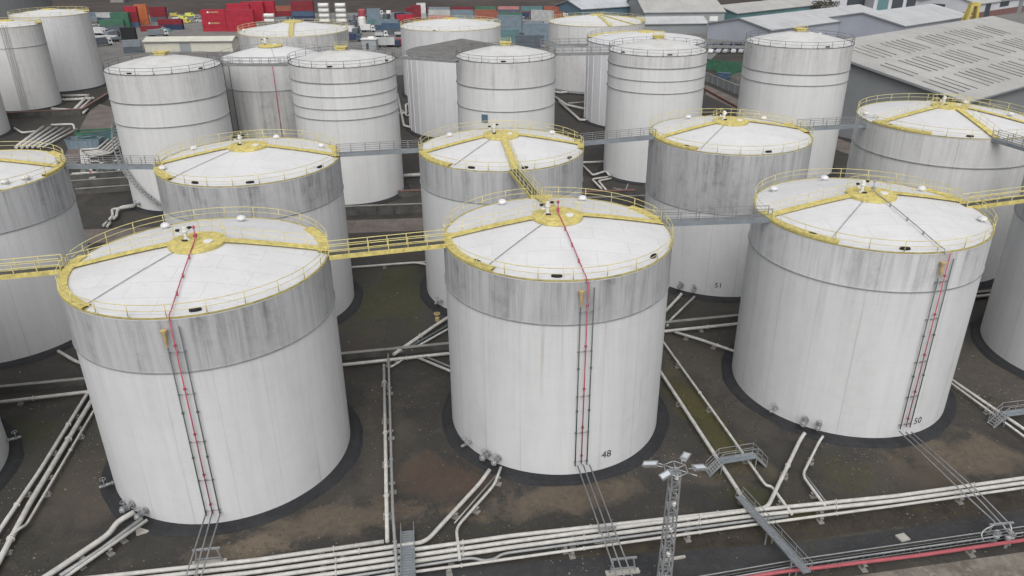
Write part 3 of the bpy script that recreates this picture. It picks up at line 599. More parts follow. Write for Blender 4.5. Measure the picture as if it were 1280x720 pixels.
# ------------------------------------------------------------------ bridges between the roofs
def bridge(a, b, label, col, grp=None, wdt=.95, deep=.42, rails=(1, 1), rail_col=None, kids=True):
    a = Vector(a); b = Vector(b); d = b-a; L = d.length; t = thing('footbridge', label, 'footbridge', tuple(a), 0, grp)
    d0 = d.normalized(); sd = d0.cross(Vector((0, 0, 1))).normalized(); rc = rail_col or col
    mb = MB(); mb.bar((0, 0, 0), d, wdt-.16, .06); mb.build('deck', 'rail_grey' if col != 'yellow' else 'concrete_dark', t)
    for s_ in (-1, 1):
        mb = MB(); mb.bar(sd*s_*wdt/2-Vector((0, 0, deep*.35)), d+sd*s_*wdt/2-Vector((0, 0, deep*.35)), .1, deep); mb.build('side_beam', col, t)
        if not rails[0 if s_ < 0 else 1]: continue
        mb = MB()
        for u in (.55, 1.1): mb.tube([sd*s_*wdt/2+Vector((0, 0, u)), d+sd*s_*wdt/2+Vector((0, 0, u))], .038, 5)
        hr = mb.build('handrail', rc, t); n = max(2, round(L/1.9)); pm = None
        for i in range(n+1):
            if pm is None: m2 = MB(); m2.bar((0, 0, 0), (0, 0, 1.12), .07, .07); o = m2.build('post', rc, hr); pm = o.data
            else: o = mesh_obj('post', pm, hr)
            o.location = d*(i/n)+sd*s_*wdt/2
    return t
BZ = 20.95
bridge((-16.61, 64.34, 20.95), (-6.21, 67.03, 20.95), 'yellow footbridge spanning from the left front tank to tank 48', 'yellow', rail_col='yellow_rail')
bridge((-48.38, 59.56, 20.95), (-39.44, 61.74, 20.95), 'yellow footbridge reaching the left front tank from the left edge', 'yellow', rail_col='yellow_rail')
bridge((47.34, 76.18, 20.95), (60.46, 80.09, 20.95), 'yellow footbridge leaving tank 50 towards the right edge', 'yellow', rail_col='yellow_rail')
bridge((0.31, 90.56, 20.95), (2.79, 79.9, 20.95), 'steep looking yellow footbridge from tank 48 back to the tank behind it', 'yellow', rail_col='yellow_rail', wdt=1.1)
bridge((-56.74, 94.08, 21), (-44.15, 93.54, 20.95), 'blue grey footbridge at the left, before the spiral stair tank', 'steel_blue', rail_col='rail_grey')
bridge((-22.81, 98.47, 20.95), (-11.81, 100.52, 20.95), 'blue grey footbridge in front of the four ring tank', 'steel_blue', rail_col='rail_grey')
bridge((9.66, 103.18, 20.95), (20.04, 106.35, 20.95), 'blue grey footbridge ending at tank 51 on its left side', 'steel_blue', rail_col='rail_grey')
bridge((14.93, 72.14, 20.95), (26.09, 73.03, 20.95), 'blue grey footbridge between tank 48 and tank 50', 'steel_blue', rail_col='rail_grey')
bridge((41.7, 110.31, 20.95), (53.72, 112.37, 20.95), 'blue grey footbridge from tank 51 towards the warehouse side tank', 'steel_blue', rail_col='rail_grey')
bridge((64.4, 100.66, 21.7), (66.72, 94.56, 21.5), 'blue grey footbridge leaving the warehouse side tank at the right edge', 'steel_blue', rail_col='rail_grey')
bridge((8.44, 154.12, 25.2), (19.37, 154.57, 25.2), 'grey far walkway beside the small blue plate tank, lower of the two', 'rail_grey')
bridge((6.41, 166.31, 25.2), (16.32, 166.93, 25.2), 'grey far walkway beside the small blue plate tank, upper of the two', 'rail_grey')
bridge((-22.75, 152.73, 25.2), (-9.73, 146.31, 25.2), 'grey far walkway in front of the dark roof', 'rail_grey')
bridge((-55.96, 148.73, 24.6), (-41.33, 148.01, 24.6), 'grey walkway before the squeezed streaked tank', 'rail_grey')
bridge((39.37, 160.36, 25.6), (47.6, 156.61, 25.9), 'grey walkway before the lilac gabled shed', 'rail_grey')
# ------------------------------------------------------------------ pipelines on the ground
def rnd(pts, q=.8):
    """round the elbows of a pipe run"""
    out = [Vector(pts[0])]
    for i in range(1, len(pts)-1):
        p = Vector(pts[i]); a = Vector(pts[i-1]); b = Vector(pts[i+1]); da, db = (a-p), (b-p); qa = min(q, da.length*.4); qb = min(q, db.length*.4)
        A, B = p+da.normalized()*qa, p+db.normalized()*qb
        for k in range(5): u = k/4; out.append(A*(1-u)**2+p*2*u*(1-u)+B*u*u)
    out.append(Vector(pts[-1])); return out
def pipeline(label, pts, r, mat='pipe_white', grp=None, sup=6.0, flanges=9.0, q=.8, cat='pipeline'):
    o = Vector(pts[0]); P = [Vector(p)-o for p in pts]; t = thing('pipeline', label, cat, tuple(o), 0, grp)
    mb = MB(); mb.tube(rnd(P, q), r, 12 if r > .1 else 7); mb.build('pipe', mat, t)
    for i in range(len(P)-1):
        d = P[i+1]-P[i]; L = d.length
        if L < 2: continue
        if flanges:
            n = int(L/flanges)
            for k in range(n):
                u = (k+.6)/n; c = P[i]+d*u; m = MB(); m.tube([c-d.normalized()*.06, c+d.normalized()*.06], r*1.45, 12); m.build('flange', mat, t)
        if sup:
            n = max(1, int(L/sup)); sd = d.normalized().cross(Vector((0, 0, 1)))
            for k in range(n):
                c = P[i]+d*((k+.5)/n); zt = o.z+c.z
                if zt-r < .12: continue
                m = MB(); m.box((c.x, c.y, c.z-r-.04), (.3, r*2+.3, .07), atan2(d.y, d.x)); m.box((c.x, c.y, (c.z-r-.07-o.z)/2), (.16, .2, zt-r-.07), atan2(d.y, d.x)); m.box((c.x, c.y, .06-o.z), (.5, r*2+.4, .12), atan2(d.y, d.x)); m.build('support', 'concrete', t)
    return t
MG = 'white main pipelines along the lane'
pipeline('white main pipeline nearest the tanks, ending in an elbow left of tank 48', [(-44.26, 44.45, 0.7), (-21.29, 47.65, 0.7), (-11.03, 49.63, 0.7)], .185, grp=MG, sup=9)
pipeline('white main pipeline that turns up diagonally to the foot of tank 48', [(-43.79, 43.74, 0.7), (-21.11, 47.04, 0.7), (-7.49, 49.54, 0.7), (-3.14, 57.06, 0.7), (-2.26, 58.4, 1.2)], .185, grp=MG, sup=9)
pipeline('white main pipeline that turns up to the foot of tank 50', [(-43.33, 43.03, 0.7), (-20.9, 46.35, 0.7), (-0.17, 50.21, 0.7), (22.61, 53.38, 0.7), (28.93, 63.29, 0.7), (29.52, 63.81, 1.2)], .185, grp=MG, sup=9)
pipeline('thick white main pipeline, upper one of those reaching the right edge', [(-42.83, 42.27, 0.7), (-20.7, 45.68, 0.7), (-0.17, 49.51, 0.7), (20.43, 52.99, 0.7), (34.76, 54.83, 0.7), (47.82, 57.18, 0.7), (59.9, 59.33, 0.7)], .185, grp=MG, sup=9)
pipeline('thick white main pipeline, middle one of those reaching the right edge', [(-42.34, 41.53, 0.7), (-20.5, 45.02, 0.7), (-0.17, 48.86, 0.7), (20.23, 52.28, 0.7), (34.47, 54.19, 0.7), (47.41, 56.5, 0.7), (59.37, 58.61, 0.7)], .185, grp=MG, sup=9)
pipeline('narrow grey main pipeline with a jog near the yellow brown verge', [(-41.91, 40.87, 0.7), (-20.31, 44.37, 0.7), (-3.48, 47.73, 0.7), (-2.55, 47.37, 0.7), (-1.63, 47.53, 0.7), (-0.97, 48.15, 0.7), (20.07, 51.69, 0.7), (24.12, 52.34, 0.7)], .12, 'pipe_grey', MG, sup=9)
pipeline('narrow white main pipeline on the lane side of the bundle', [(-41.35, 40.02, 0.7), (-20.12, 43.73, 0.7), (-10.46, 45.82, 0.7), (-0.18, 47.6, 0.7), (19.92, 51.15, 0.7), (34.18, 53.56, 0.7), (47.0, 55.83, 0.7), (58.85, 57.91, 0.7)], .125, grp=MG, sup=9)
# between the left front tank and tank 48
pipeline('white pipe running straight back from the main bundle, left of its grey twin', [(-10.75, 49.63, 0.7), (-15.33, 78.77, 0.6)], .18, sup=7)
pipeline('grey pipe running straight back beside a white pipe, over the main bundle', [(-8.94, 43.42, 1.5), (-10.62, 52.46, 1.4), (-14.56, 77.54, 0.9), (-15.23, 81.41, 0.6)], .13, 'pipe_grey', sup=7)
t = thing('bund_wall', 'low dark concrete wall crossing behind tank 48 and tank 50', 'wall', (-20.62, 81.17, 0))
_a = Vector((-20.62, 81.17, 0)); _b = Vector((29.79, 90.37, 0)); _d = (_b-_a).normalized(); mb = MB(); mb.bar(Vector((0, 0, .4))-_d*62, Vector((0, 0, .4))+_d*110, .35, .8); mb.build('wall', 'concrete_dark', t); mb = MB(); mb.bar(Vector((0, 0, .84))-_d*62, Vector((0, 0, .84))+_d*110, .5, .09); mb.build('coping', 'concrete', t)
pipeline('white pipe along the low wall, seen behind tank 48', [(-61.43, 70.53, 0.5), (-48.29, 73.52, 0.5), (-20.15, 79.02, 0.5), (-7.9, 81.47, 0.5), (19.71, 86.73, 0.5), (29.24, 88.54, 0.5), (71.16, 97.43, 0.5)], .20, sup=8)
pipeline('white diagonal pipe with a yellow valve, upper left of tank 48', [(-14.51, 81.21, 0.6), (-9.8, 89.02, 0.6), (-5.56, 95.31, 0.6)], .22, sup=7)
t = thing('valve', 'yellow hand valve on the diagonal pipe behind tank 48', 'valve', (-9.93, 90.15, 0)); mb = MB(); mb.lathe([(.3, .5), (.3, 1.0), (.14, 1.05), (.14, 1.5), (.01, 1.5)], 12); mb.build('body', 'orange', t); mb = MB(); mb.tube([(.4*cos(k*pi/5), .4*sin(k*pi/5), 1.55) for k in range(10)], .06, 6, closed=True); mb.bar((-.4, 0, 1.55), (.4, 0, 1.55), .06, .06); mb.build('hand_wheel', 'orange', t)
pipeline('dark pipe beside the yellow valve diagonal pipe', [(-13.84, 81.93, 0.4), (-4.42, 94.21, 0.4)], .14, 'pipe_dark', sup=0)
pipeline('thin white pipe under the yellow valve diagonal pipe', [(-12.52, 82.52, 0.5), (-4.37, 92.8, 0.5)], .13, sup=0)
pipeline('short white pipe slanting down right from the wall pipe, behind tank 48', [(-11.52, 80.57, 0.5), (-3.75, 74.7, 0.5)], .17, sup=0)
pipeline('short grey pipe beside the one slanting down right behind tank 48', [(-10.78, 80.94, 0.5), (-3.31, 75.2, 0.5)], .12, 'pipe_grey', sup=0)
pipeline('short white link pipe slanting down to the grey twin pipe', [(-13.13, 80.21, 0.5), (-14.49, 78.21, 0.6)], .12, sup=0)
# right of tank 48
pipeline('outer long white pipe from behind tank 48, ending beyond the mossy strip', [(16.86, 96.93, 0.6), (18.96, 83.23, 0.6), (22.08, 64.87, 0.6), (23.43, 56.52, 0.6), (23.98, 56.4, 0.6), (24.49, 52.43, 0.8)], .13, sup=7, flanges=14)
pipeline('long white pipe from behind tank 48, inner one beside the mossy strip', [(14.76, 89.72, 0.6), (17.31, 76.3, 0.6), (19.21, 64.91, 0.6), (20.68, 55.99, 0.6), (21.02, 53.56, 0.65)], .19, sup=7, flanges=14)
pipeline('white pipe with two flanges slanting towards the back of tank 50', [(20.79, 86.5, 0.5), (23.54, 84.56, 0.5), (26.68, 81.89, 0.5), (30.34, 78.42, 0.5)], .18, sup=5, flanges=4)
pipeline('white pipe from the valves of tank 51, left of the other', [(19.01, 89.84, 0.5), (20.9, 92.6, 0.5), (23.16, 95.89, 0.8), (23.66, 96.33, 1.2)], .2, sup=0, flanges=0)
pipeline('white pipe from the valves of tank 51, bending down by the wall', [(20.2, 88.25, 0.5), (20.91, 89.8, 0.5), (25.27, 95.49, 1.1)], .15, sup=0, flanges=0)
pipeline('thin pipe from tank 50 with a bend, reaching the main bundle', [(31.17, 63.25, 1.2), (30.7, 62.87, 0.8), (27.34, 57.96, 0.6), (27.9, 53.22, 0.7)], .13, sup=5)
pipeline('grey pipe hugging the bent thin pipe of tank 50', [(27.68, 58.43, 0.5), (28.26, 53.74, 0.6)], .07, 'pipe_grey', sup=0)
pipeline('thin pipe with a crossbar from tank 48 to the jog of the bundle', [(-1.2, 58.75, 1.2), (-1.78, 56.7, 0.8), (-5.02, 51.18, 0.7), (-4.44, 47.27, 0.9)], .13, sup=5)
pipeline('thin grey pipe beside the crossbar pipe of tank 48', [(-1.51, 58.18, 0.9), (-5.18, 51.67, 0.8)], .07, 'pipe_grey', sup=0)
pipeline('thick white pipe from the left front tank down to the bottom left corner', [(-38.46, 45.3, 0.6), (-37.64, 46.37, 0.6), (-34.96, 50.85, 0.6), (-34.78, 52.2, 0.8), (-33.55, 52.96, 1.2)], .25, sup=6)
pipeline('dark pipe in the middle of the three leaving the left front tank', [(-36.78, 46.29, 0.5), (-34.89, 49.08, 0.5), (-32.56, 52.25, 1.1)], .19, 'pipe_grey', sup=6)
pipeline('narrow white pipe, lower of the three leaving the left front tank', [(-36.95, 44.81, 0.5), (-36.2, 46.29, 0.5), (-32.05, 52.04, 1.1)], .15, sup=6)
L3 = 'three pipes at the far left'
pipeline('white pipe at the far left, outer one of three', [(-44.39, 47.57, 0.5), (-45.81, 59.7, 0.5), (-47.81, 72.38, 0.5), (-49.45, 84.52, 0.5)], .19, grp=L3)
pipeline('thick white pipe at the far left, middle one of three', [(-41.84, 43.51, 0.5), (-44.17, 55.13, 0.5), (-46.64, 71.1, 0.5), (-48.43, 84.51, 0.5)], .24, grp=L3)
pipeline('thin white pipe at the far left, inner one of three, stepping across to its neighbour', [(-43.4, 50.46, 0.7), (-42.95, 51.71, 0.7), (-42.88, 52.22, 0.5), (-45.58, 70.0, 0.5), (-47.28, 83.28, 0.5)], .12, grp=L3)
pipeline('white pipe stub by the ring of the second row tank at the left', [(-56.31, 82.83, 0.5), (-52.93, 80.44, 0.4), (-49.76, 78.9, 0.4)], .2, sup=0, flanges=0)
RG2 = 'pipes at the right behind tank 50'
pipeline('white pipe slanting to the right edge, upper of two', [(49.81, 81.33, 0.5), (50.2, 74.57, 0.5), (52.94, 64.18, 0.5)], .15, grp=RG2, sup=6)
pipeline('white pipe slanting to the right edge, lower of two', [(48.96, 80.57, 0.5), (49.76, 73.9, 0.5), (52.05, 63.39, 0.5)], .11, grp=RG2, sup=6)
pipeline('white pipe across the gap in front of the spiral stair tank row', [(-31.68, 106.94, 0.5), (-24.56, 108.01, 0.5), (-14.91, 109.67, 0.5), (-9.74, 107.11, 0.5)], .16, sup=8, flanges=0)
pipeline('white pipe forking right in the gap behind the yellow bridge', [(-15.19, 109.9, 0.4), (-4.99, 110.96, 0.4)], .12, sup=0, flanges=0)
# thin feed lines dropping from the risers, over the bundle
for lab, ps in (('left front tank', [((-26.92, 52.43, 1.6), (-25.84, 44.85, 1.7), (-25.28, 41.51, 1.7)), ((-26.43, 52.63, 1.6), (-25.14, 44.84, 1.7), (-24.62, 41.5, 1.7)), ((-25.66, 52.41, 1.6), (-24.64, 44.84, 1.7), (-24.08, 41.49, 1.7))]),
                ('middle front tank', [((6.07, 58.39, 1.6), (8.03, 44.66, 1.7), (8.51, 41.39, 1.7)), ((6.61, 58.5, 1.6), (8.6, 44.65, 1.7), (9.05, 41.39, 1.7)), ((7.22, 58.49, 1.6), (9.22, 44.65, 1.7), (9.64, 41.38, 1.7))]),
                ('right front tank', [((38.8, 63.4, 1.6), (40.2, 53.91, 1.7), (40.92, 50.06, 1.7), (40.0, 49.93, 1.3), (39.62, 49.79, 0.9), (39.6, 49.27, 0.6)), ((39.38, 63.26, 1.6), (41.03, 54.11, 1.7), (41.56, 49.79, 1.5), (41.81, 49.78, 0.8)), ((39.94, 63.25, 1.6), (41.57, 54.32, 1.7), (42.12, 49.87, 1.6), (42.02, 49.51, 0.7))])):
    for k, p in enumerate(ps): pipeline(('left', 'middle', 'right')[k]+' thin grey feed line below the red riser of the '+lab, list(p), .065, 'galv', 'thin feed lines of the '+lab, sup=0, flanges=0, q=.4)
def trestle(label, c, rz, w=2.2, h=1.5):
    t = thing('trestle', label, 'pipe support', c, rz)
    for s_ in (-1, 1):
        mb = MB(); mb.bar((s_*w/2, 0, 0), (s_*w/2*.75, 0, h), .12, .12); mb.build('leg', 'galv', t)
    mb = MB(); mb.bar((-w/2, 0, h+.04), (w/2, 0, h+.04), .16, .14); mb.build('crossbeam', 'galv', t); mb = MB(); mb.bar((-w*.44, 0, h*.35), (w*.44, 0, h*.35), .1, .08); mb.build('brace', 'galv', t)
    mb = MB(); mb.box((0, 0, .08), (w+.6, .5, .16)); mb.build('footing', 'pale_slab', t)
trestle('steel trestle on a pale slab under the feed lines of the left front tank', (-25.38, 48.05, 0), .12)
trestle('steel trestle under the feed lines of tank 48, between bundle and lane', (8.83, 46.64, 0), .12)
trestle('steel trestle under the feed lines of tank 50, beside the red pipe', (41.48, 50.26, 0), .12)
trestle('steel trestle under the feed lines of tank 48 at the bundle', (7.93, 50.25, 0), .12, 1.6, 1.4)
# red fire main and cable tray
pipeline('red fire main along the near side of the lane', [(9.76, 43.73, 0.8), (22.0, 45.93, 0.8), (23.68, 46.12, 0.8), (33.37, 47.49, 0.8), (42.9, 49.11, 0.8), (53.71, 50.99, 0.8)], .16, 'red', sup=7, flanges=12)
t = thing('hydrant_valve', 'grey valve cluster on the red fire main at the lower right', 'valve', (41.51, 49.13, 0))
for k, (dx, dy, hh) in enumerate(((0, 0, 1.7), (-.7, .4, 1.3), (.5, .3, 1.2))):
    mb = MB(); mb.lathe([(.16, 0), (.16, hh*.5), (.26, hh*.55), (.26, hh*.7), (.1, hh*.75), (.1, hh), (.01, hh)], 10, (dx, dy, 0)); v = mb.build('valve_body', 'galv', t)
    mb = MB(); mb.tube([(dx+.25*cos(j*pi/4), dy+.25*sin(j*pi/4), hh) for j in range(8)], .04, 5, closed=True); mb.build('hand_wheel', 'galv', v)
t = thing('cable_tray', 'long lattice cable tray with pale rails beside the red fire main', 'cable tray', (24.29, 47.52, 0))
_a = Vector((11.15, 44.58, 0.9))-Vector((24.29, 47.52, 0)); _b = Vector((23.69, 47.15, 0.9))-Vector((24.29, 47.52, 0)); _c = Vector((43.78, 50.61, 0.9))-Vector((24.29, 47.52, 0)); _e = _c+(_c-_b)*.6
_n = Vector((.15, -.99, 0))
for off, nm in ((0, 'far_rail'), (.62, 'near_rail')):
    mb = MB(); mb.tube([_a+_n*off, _b+_n*off, _c+_n*off, _e+_n*off], .05 if off == 0 else .07, 5); mb.tube([p+_n*off-Vector((0, 0, .4)) for p in (_a, _b, _c, _e)], .035, 5); mb.build('rail', 'galv', t)
mb = MB()
for (p, q) in ((_a, _b), (_b, _c), (_c, _e)):
    n = int((q-p).length/.6)
    for k in range(n): c = p+(q-p)*(k/n); mb.bar(c-Vector((0, 0, .38)), c+_n*.62-Vector((0, 0, .38)), .05, .03); mb.bar(c+_n*.62-Vector((0, 0, .4)), c+_n*.62, .03, .03)
mb.build('rungs', 'rail_grey', t)
mb = MB()
for (p, q) in ((_a, _b), (_b, _c), (_c, _e)): mb.bar(p+_n*.31-Vector((0, 0, .36)), q+_n*.31-Vector((0, 0, .36)), .5, .06)
mb.build('cable_bundle', 'black', t)
for (p, q) in ((_a, _b), (_b, _c), (_c, _e)):
    n = max(2, int((q-p).length/6))
    for k in range(n): c = p+(q-p)*((k+.5)/n)+_n*.31; m = MB(); m.box((c.x, c.y, .25), (.12, .6, .5), .13); m.build('stand', 'rail_grey', t)
# pale slabs lying about
for k, (q, s_, lab) in enumerate((((33.37, 50.25, 0), .5, 'pale square slab lying on the asphalt lane'), ((13.35, 48.08, 0), 0, 'long pale beam lying across the foot of the lattice mast'), ((-32.62, 51.86, 0), .7, 'pale slab at the valves of the left front tank'))):
    mb = MB(); mb.box((0, 0, .08), ((.9, .8, .14), (1.9, .22, .16), (1.0, .9, .14))[k], (.3, .2, .5)[k]); o = mb.build('slab' if k != 1 else 'beam', 'pale_slab', None, (q[0], q[1], .012)); tag(o, lab, 'slab' if k != 1 else 'beam')
# stiles and walkways over the pipes
def stile(label, a, b, zt=1.5, w=.9, rails=True):
    a, b = Vector(a), Vector(b); a.z = b.z = 0; d = b-a; L = d.length; t = thing('pipe_stile', label, 'footbridge', tuple(a), atan2(d.y, d.x))
    s0, s1 = 1.2, L-1.2
    mb = MB(); mb.bar((s0, 0, zt), (s1, 0, zt), w, .08); mb.build('deck', 'steel_blue', t)
    for q, (e, f) in enumerate(((0, s0), (L, s1))):
        st = MB()
        for s_ in (-1, 1): st.bar((e, s_*w/2, 0), (f, s_*w/2, zt), .08, .2)
        for k in range(6): u = (k+.5)/6; st.box((e+(f-e)*u, 0, zt*u), (.25, w-.08, .05))
        st.build('steps', 'galv', t)
    for s_ in (-1, 1):
        mb = MB()
        for u in (.55, 1.1): mb.tube([(0, s_*w/2, u), (s0, s_*w/2, zt+u), (s1, s_*w/2, zt+u), (L, s_*w/2, u)], .03, 5)
        hr = mb.build('handrail', 'galv', t)
        for x_, z_ in ((0, 0), (s0, zt), ((s0+s1)/2, zt), (s1, zt), (L, 0)): m = MB(); m.tube([(x_, s_*w/2, z_), (x_, s_*w/2, z_+1.1)], .03, 5); m.build('post', 'galv', hr)
    for x_ in (s0, s1):
        for s_ in (-1, 1): m = MB(); m.box((x_, s_*(w/2-.05), zt/2-.02), (.09, .09, zt-.04)); m.build('leg', 'galv', t)
stile('galvanised stile over the two long pipes beside the mossy strip', (18.65, 59.04, 0), (24.53, 60.42, 0), 1.3)
stile('galvanised stile over the slanting pipes at the right edge', (50.11, 66.45, 0), (55.99, 67.52, 0), 1.3)
stile('galvanised stile at the far left over the three pipes', (-42.72, 47.18, 0), (-45.24, 45.61, 0), .9)
def walk(label, a, b, z0, z1, w=.9, bridge_=False):
    a, b = Vector(a), Vector(b); a.z = b.z = 0; d = b-a; L = d.length; t = thing('access_walkway', label, 'walkway', tuple(a), atan2(d.y, d.x))
    mb = MB(); mb.bar((0, 0, z0), (L, 0, z1), w, .06); mb.build('grating', 'steel_blue', t)
    mb = MB()
    for k in range(int(L/.35)): u = (k+.5)/int(L/.35); mb.box((L*u, 0, z0+(z1-z0)*u+.045), (.05, w-.12, .03))
    mb.build('treads', 'galv', t)
    for s_ in (-1, 1):
        mb = MB(); mb.bar((0, s_*w/2, z0), (L, s_*w/2, z1), .05, .16)
        mb.build('stringer', 'galv', t); mb = MB()
        for u in (.5, 1.0): mb.tube([(0, s_*w/2, z0+u), (L, s_*w/2, z1+u)], .03, 5)
        hr = mb.build('handrail', 'galv', t); n = max(2, int(L/1.8))
        for k in range(n+1): u = k/n; m = MB(); m.tube([(L*u, s_*w/2, z0+(z1-z0)*u), (L*u, s_*w/2, z0+(z1-z0)*u+1.0)], .03, 5); m.build('post', 'galv', hr)
    for u in (.15, .5, .85):
        z_ = z0+(z1-z0)*u
        if z_ < .3: continue
        for s_ in (-1, 1): m = MB(); m.box((L*u, s_*w/2, z_/2), (.1, .1, z_)); m.build('leg', 'galv', t)
walk('grey grated steps crossing the main pipe bundle left of the bend', (-9.24, 51.3, 0), (-8.29, 44.42, 0), .3, 1.7, 1.1)
walk('long grated walkway crossing bundle and lane right of the lattice mast', (20.41, 54.73, 0), (22.91, 44.66, 0), .9, 1.9, .62)
# ------------------------------------------------------------------ lattice light mast
mx, my, H = 11.6, 44.0, 12.4
t = thing('light_mast', 'galvanised lattice mast with a six spoked head and four floodlights at the bottom', 'light mast', (mx, my, 0), R_(8))
mb = MB(); wb, wt = .42, .30
for sx, sy in ((-1, -1), (1, -1), (1, 1), (-1, 1)): m = MB(); m.bar((sx*wb, sy*wb, 0), (sx*wt, sy*wt, H), .10, .10); m.build('leg', 'galv', t)
n = 18
for k in range(n):
    z0, z1 = H*k/n, H*(k+1)/n; q0, q1 = wb+(wt-wb)*k/n, wb+(wt-wb)*(k+1)/n
    for f in range(4):
        c = [(-1, -1), (1, -1), (1, 1), (-1, 1)]; a, b = c[f], c[(f+1) % 4]
        if k % 2: a, b = b, a
        mb.bar((a[0]*q0, a[1]*q0, z0), (b[0]*q1, b[1]*q1, z1), .045, .045); mb.bar((a[0]*q1, a[1]*q1, z1), (b[0]*q1, b[1]*q1, z1), .04, .04)
mb.build('lattice_bracing', 'galv', t)
mb = MB()
for k in range(int(H/.35)): mb.bar((-.16, -.05, .3+k*.35), (.16, -.05, .3+k*.35), .035, .035)
for s_ in (-1, 1): mb.bar((s_*.16, -.05, .2), (s_*.16, -.05, H), .04, .04)
mb.build('ladder', 'galv', t)
for k in range(5): z_ = H*(k+.9)/5.1; m = MB(); m.lathe([(.01, z_), (.16, z_), (.18, z_+.25), (.01, z_+.28)], 10, (.06, -.18, 0)); m.build('junction_box', 'white_far', t)
mb = MB(); HR = .9
hexp = [(HR*cos(R_(60*k+22)), HR*sin(R_(60*k+22)), H+.25) for k in range(6)]
mb.tube(hexp, .045, 6, closed=True)
for k in range(6): mb.tube([(0, 0, H+.25), hexp[k]], .045, 6)
for k in (2, 5): mb.tube([hexp[k], (hexp[k][0]*1.75, hexp[k][1]*1.75, H+.25)], .045, 6)
mb.lathe([(.14, H+.1), (.14, H+.36), (.01, H+.36)], 10); mb.box((0, 0, H+.03), (.75, .75, .06)); mb.build('lamp_ring', 'galv', t)
for (a, q, yaw, tilt, ln) in ((45, 1.6, 55, 25, 1.1), (-8, 1.7, 20, 30, 1.1), (158, 1.8, 150, 28, 1.05), (215, 1.2, 190, 40, .75)):
    ax, ay = q*cos(R_(a)), q*sin(R_(a)); m = MB(); m.tube([(HR*cos(R_(a)), HR*sin(R_(a)), H+.25), (ax*.8, ay*.8, H+.3)], .04, 6)
    br = m.build('lamp_arm', 'galv', t)
    fo = thing('floodlight', None, None, (ax, ay, H+.35)); fo.name = 'floodlight'; fo.parent = t; fo.rotation_euler = (0, R_(tilt)*.6, R_(yaw))
    m = MB(); L2, W2, D2 = ln, .52, .18
    m.add([(-L2/2, -W2*.35, -D2), (L2/2, -W2*.35, -D2), (L2/2, W2*.35, -D2), (-L2/2, W2*.35, -D2), (-L2/2, -W2/2, .04), (L2/2, -W2/2, .04), (L2/2, W2/2, .04), (-L2/2, W2/2, .04)], [(0, 3, 2, 1), (0, 1, 5, 4), (1, 2, 6, 5), (2, 3, 7, 6), (3, 0, 4, 7), (4, 5, 6, 7)])
    for s_ in (-1, 1): m.box((0, s_*W2/2, .06), (L2+.06, .05, .1)); m.box((s_*L2/2, 0, .06), (.05, W2, .1))
    m.build('housing', 'galv', fo); m = MB(); m.box((0, 0, .055), (L2-.08, W2-.1, .03)); m.build('lens', 'lamp_glass', fo)
# ------------------------------------------------------------------ bund walls, pipes and plant between the rows
def wall(label, a, b, h, th=.3, mat='concrete_dark', butt=0, cope='concrete', nm='bund_wall'):
    a, b = Vector(a), Vector(b); a.z = b.z = 0; d = b-a; L = d.length; t = thing(nm, label, 'wall', tuple(a), atan2(d.y, d.x))
    mb = MB(); mb.box((L/2, 0, h/2), (L, th, h)); mb.build('wall', mat, t)
    if cope: mb = MB(); mb.box((L/2, 0, h+.07), (L+.1, th+.16, .14)); mb.build('coping', cope, t)
    if butt:
        for k in range(int(L/butt)+1): m = MB(); m.box((min(L, k*butt), -th/2-.12, h/2-.05), (.3, .24, h-.1)); m.build('buttress', mat, t)
    return t
wall('grey ribbed bund wall in front of the four ring tank', (-44, 131.5, 0), (48, 139.5, 0), 1.7, butt=3.2)
wall('bund wall at the left below the blue grey footbridge, nearest step', (-86.46, 146.28, 0), (-76.33, 148.57, 0), 1.1)
wall('bund wall at the left below the blue grey footbridge, middle step', (-89.85, 151.0, 0), (-78.8, 153.4, 0), 1.3)
wall('bund wall at the left below the blue grey footbridge, farthest step', (-91.88, 154.29, 0), (-81.25, 157.36, 0), 1.5)
wall('brick coloured bund wall below the two far left tanks', (-144.35, 213.61, 0), (-122.02, 218.79, 0), 1.5, .6, cope='brick_band')
wall('brick coped bund wall climbing behind the green skips', (-122.02, 218.79, 0), (-127.21, 253.96, 0), 1.3, .6, cope='brick_band')
wall('brick coped bund wall across the gap behind tank 48 on the left', (-22, 143, 0), (-8, 144.5, 0), 1.2, .5, cope='brick_band')
wall('brick coped bund wall behind the blue footbridge of tank 51', (8, 141, 0), (24, 142.5, 0), 1.2, .5, cope='brick_band')
wall('tall concrete panel wall with green containers behind it', (62.62, 276.46, 0), (73.89, 220.99, 0), 2.6, .3, 'sheet_wall_dark', 4, 'concrete', 'boundary_wall')
wall('low brick edged wall along the slanting path', (60.55, 254.25, 0), (65.9, 209.1, 0), .6, .3, 'brick_band', 0, 'brick_band')
pipeline('white pipe across the gap behind the dirty upper band of the tank behind 48', [(-23.21, 154.98, 0.6), (-13.33, 156.99, 0.6)], .4, sup=0, flanges=0)
pipeline('white pipe crossing low in the gap left of the three ring tank', [(10.73, 163.52, 0.6), (21.35, 164.47, 0.6)], .25, sup=0, flanges=0)
pipeline('white pipe bending down to the right in the gap left of the three ring tank', [(14.78, 165.93, 0.6), (17.02, 154.45, 0.6), (20.0, 157.23, 0.6), (20.33, 153.05, 1)], .22, sup=0, flanges=0)
pipeline('pair pipe, left, snaking down from the foot of the three ring tank', [(20.05, 153.24, 0.6), (16.58, 151.68, 0.6), (17.86, 145.32, 0.6)], .2, sup=0, flanges=0)
pipeline('pair pipe, right, snaking down from the foot of the three ring tank', [(20.57, 152.12, 0.6), (17.78, 150.56, 0.6), (18.69, 144.29, 0.6)], .2, sup=0, flanges=0)
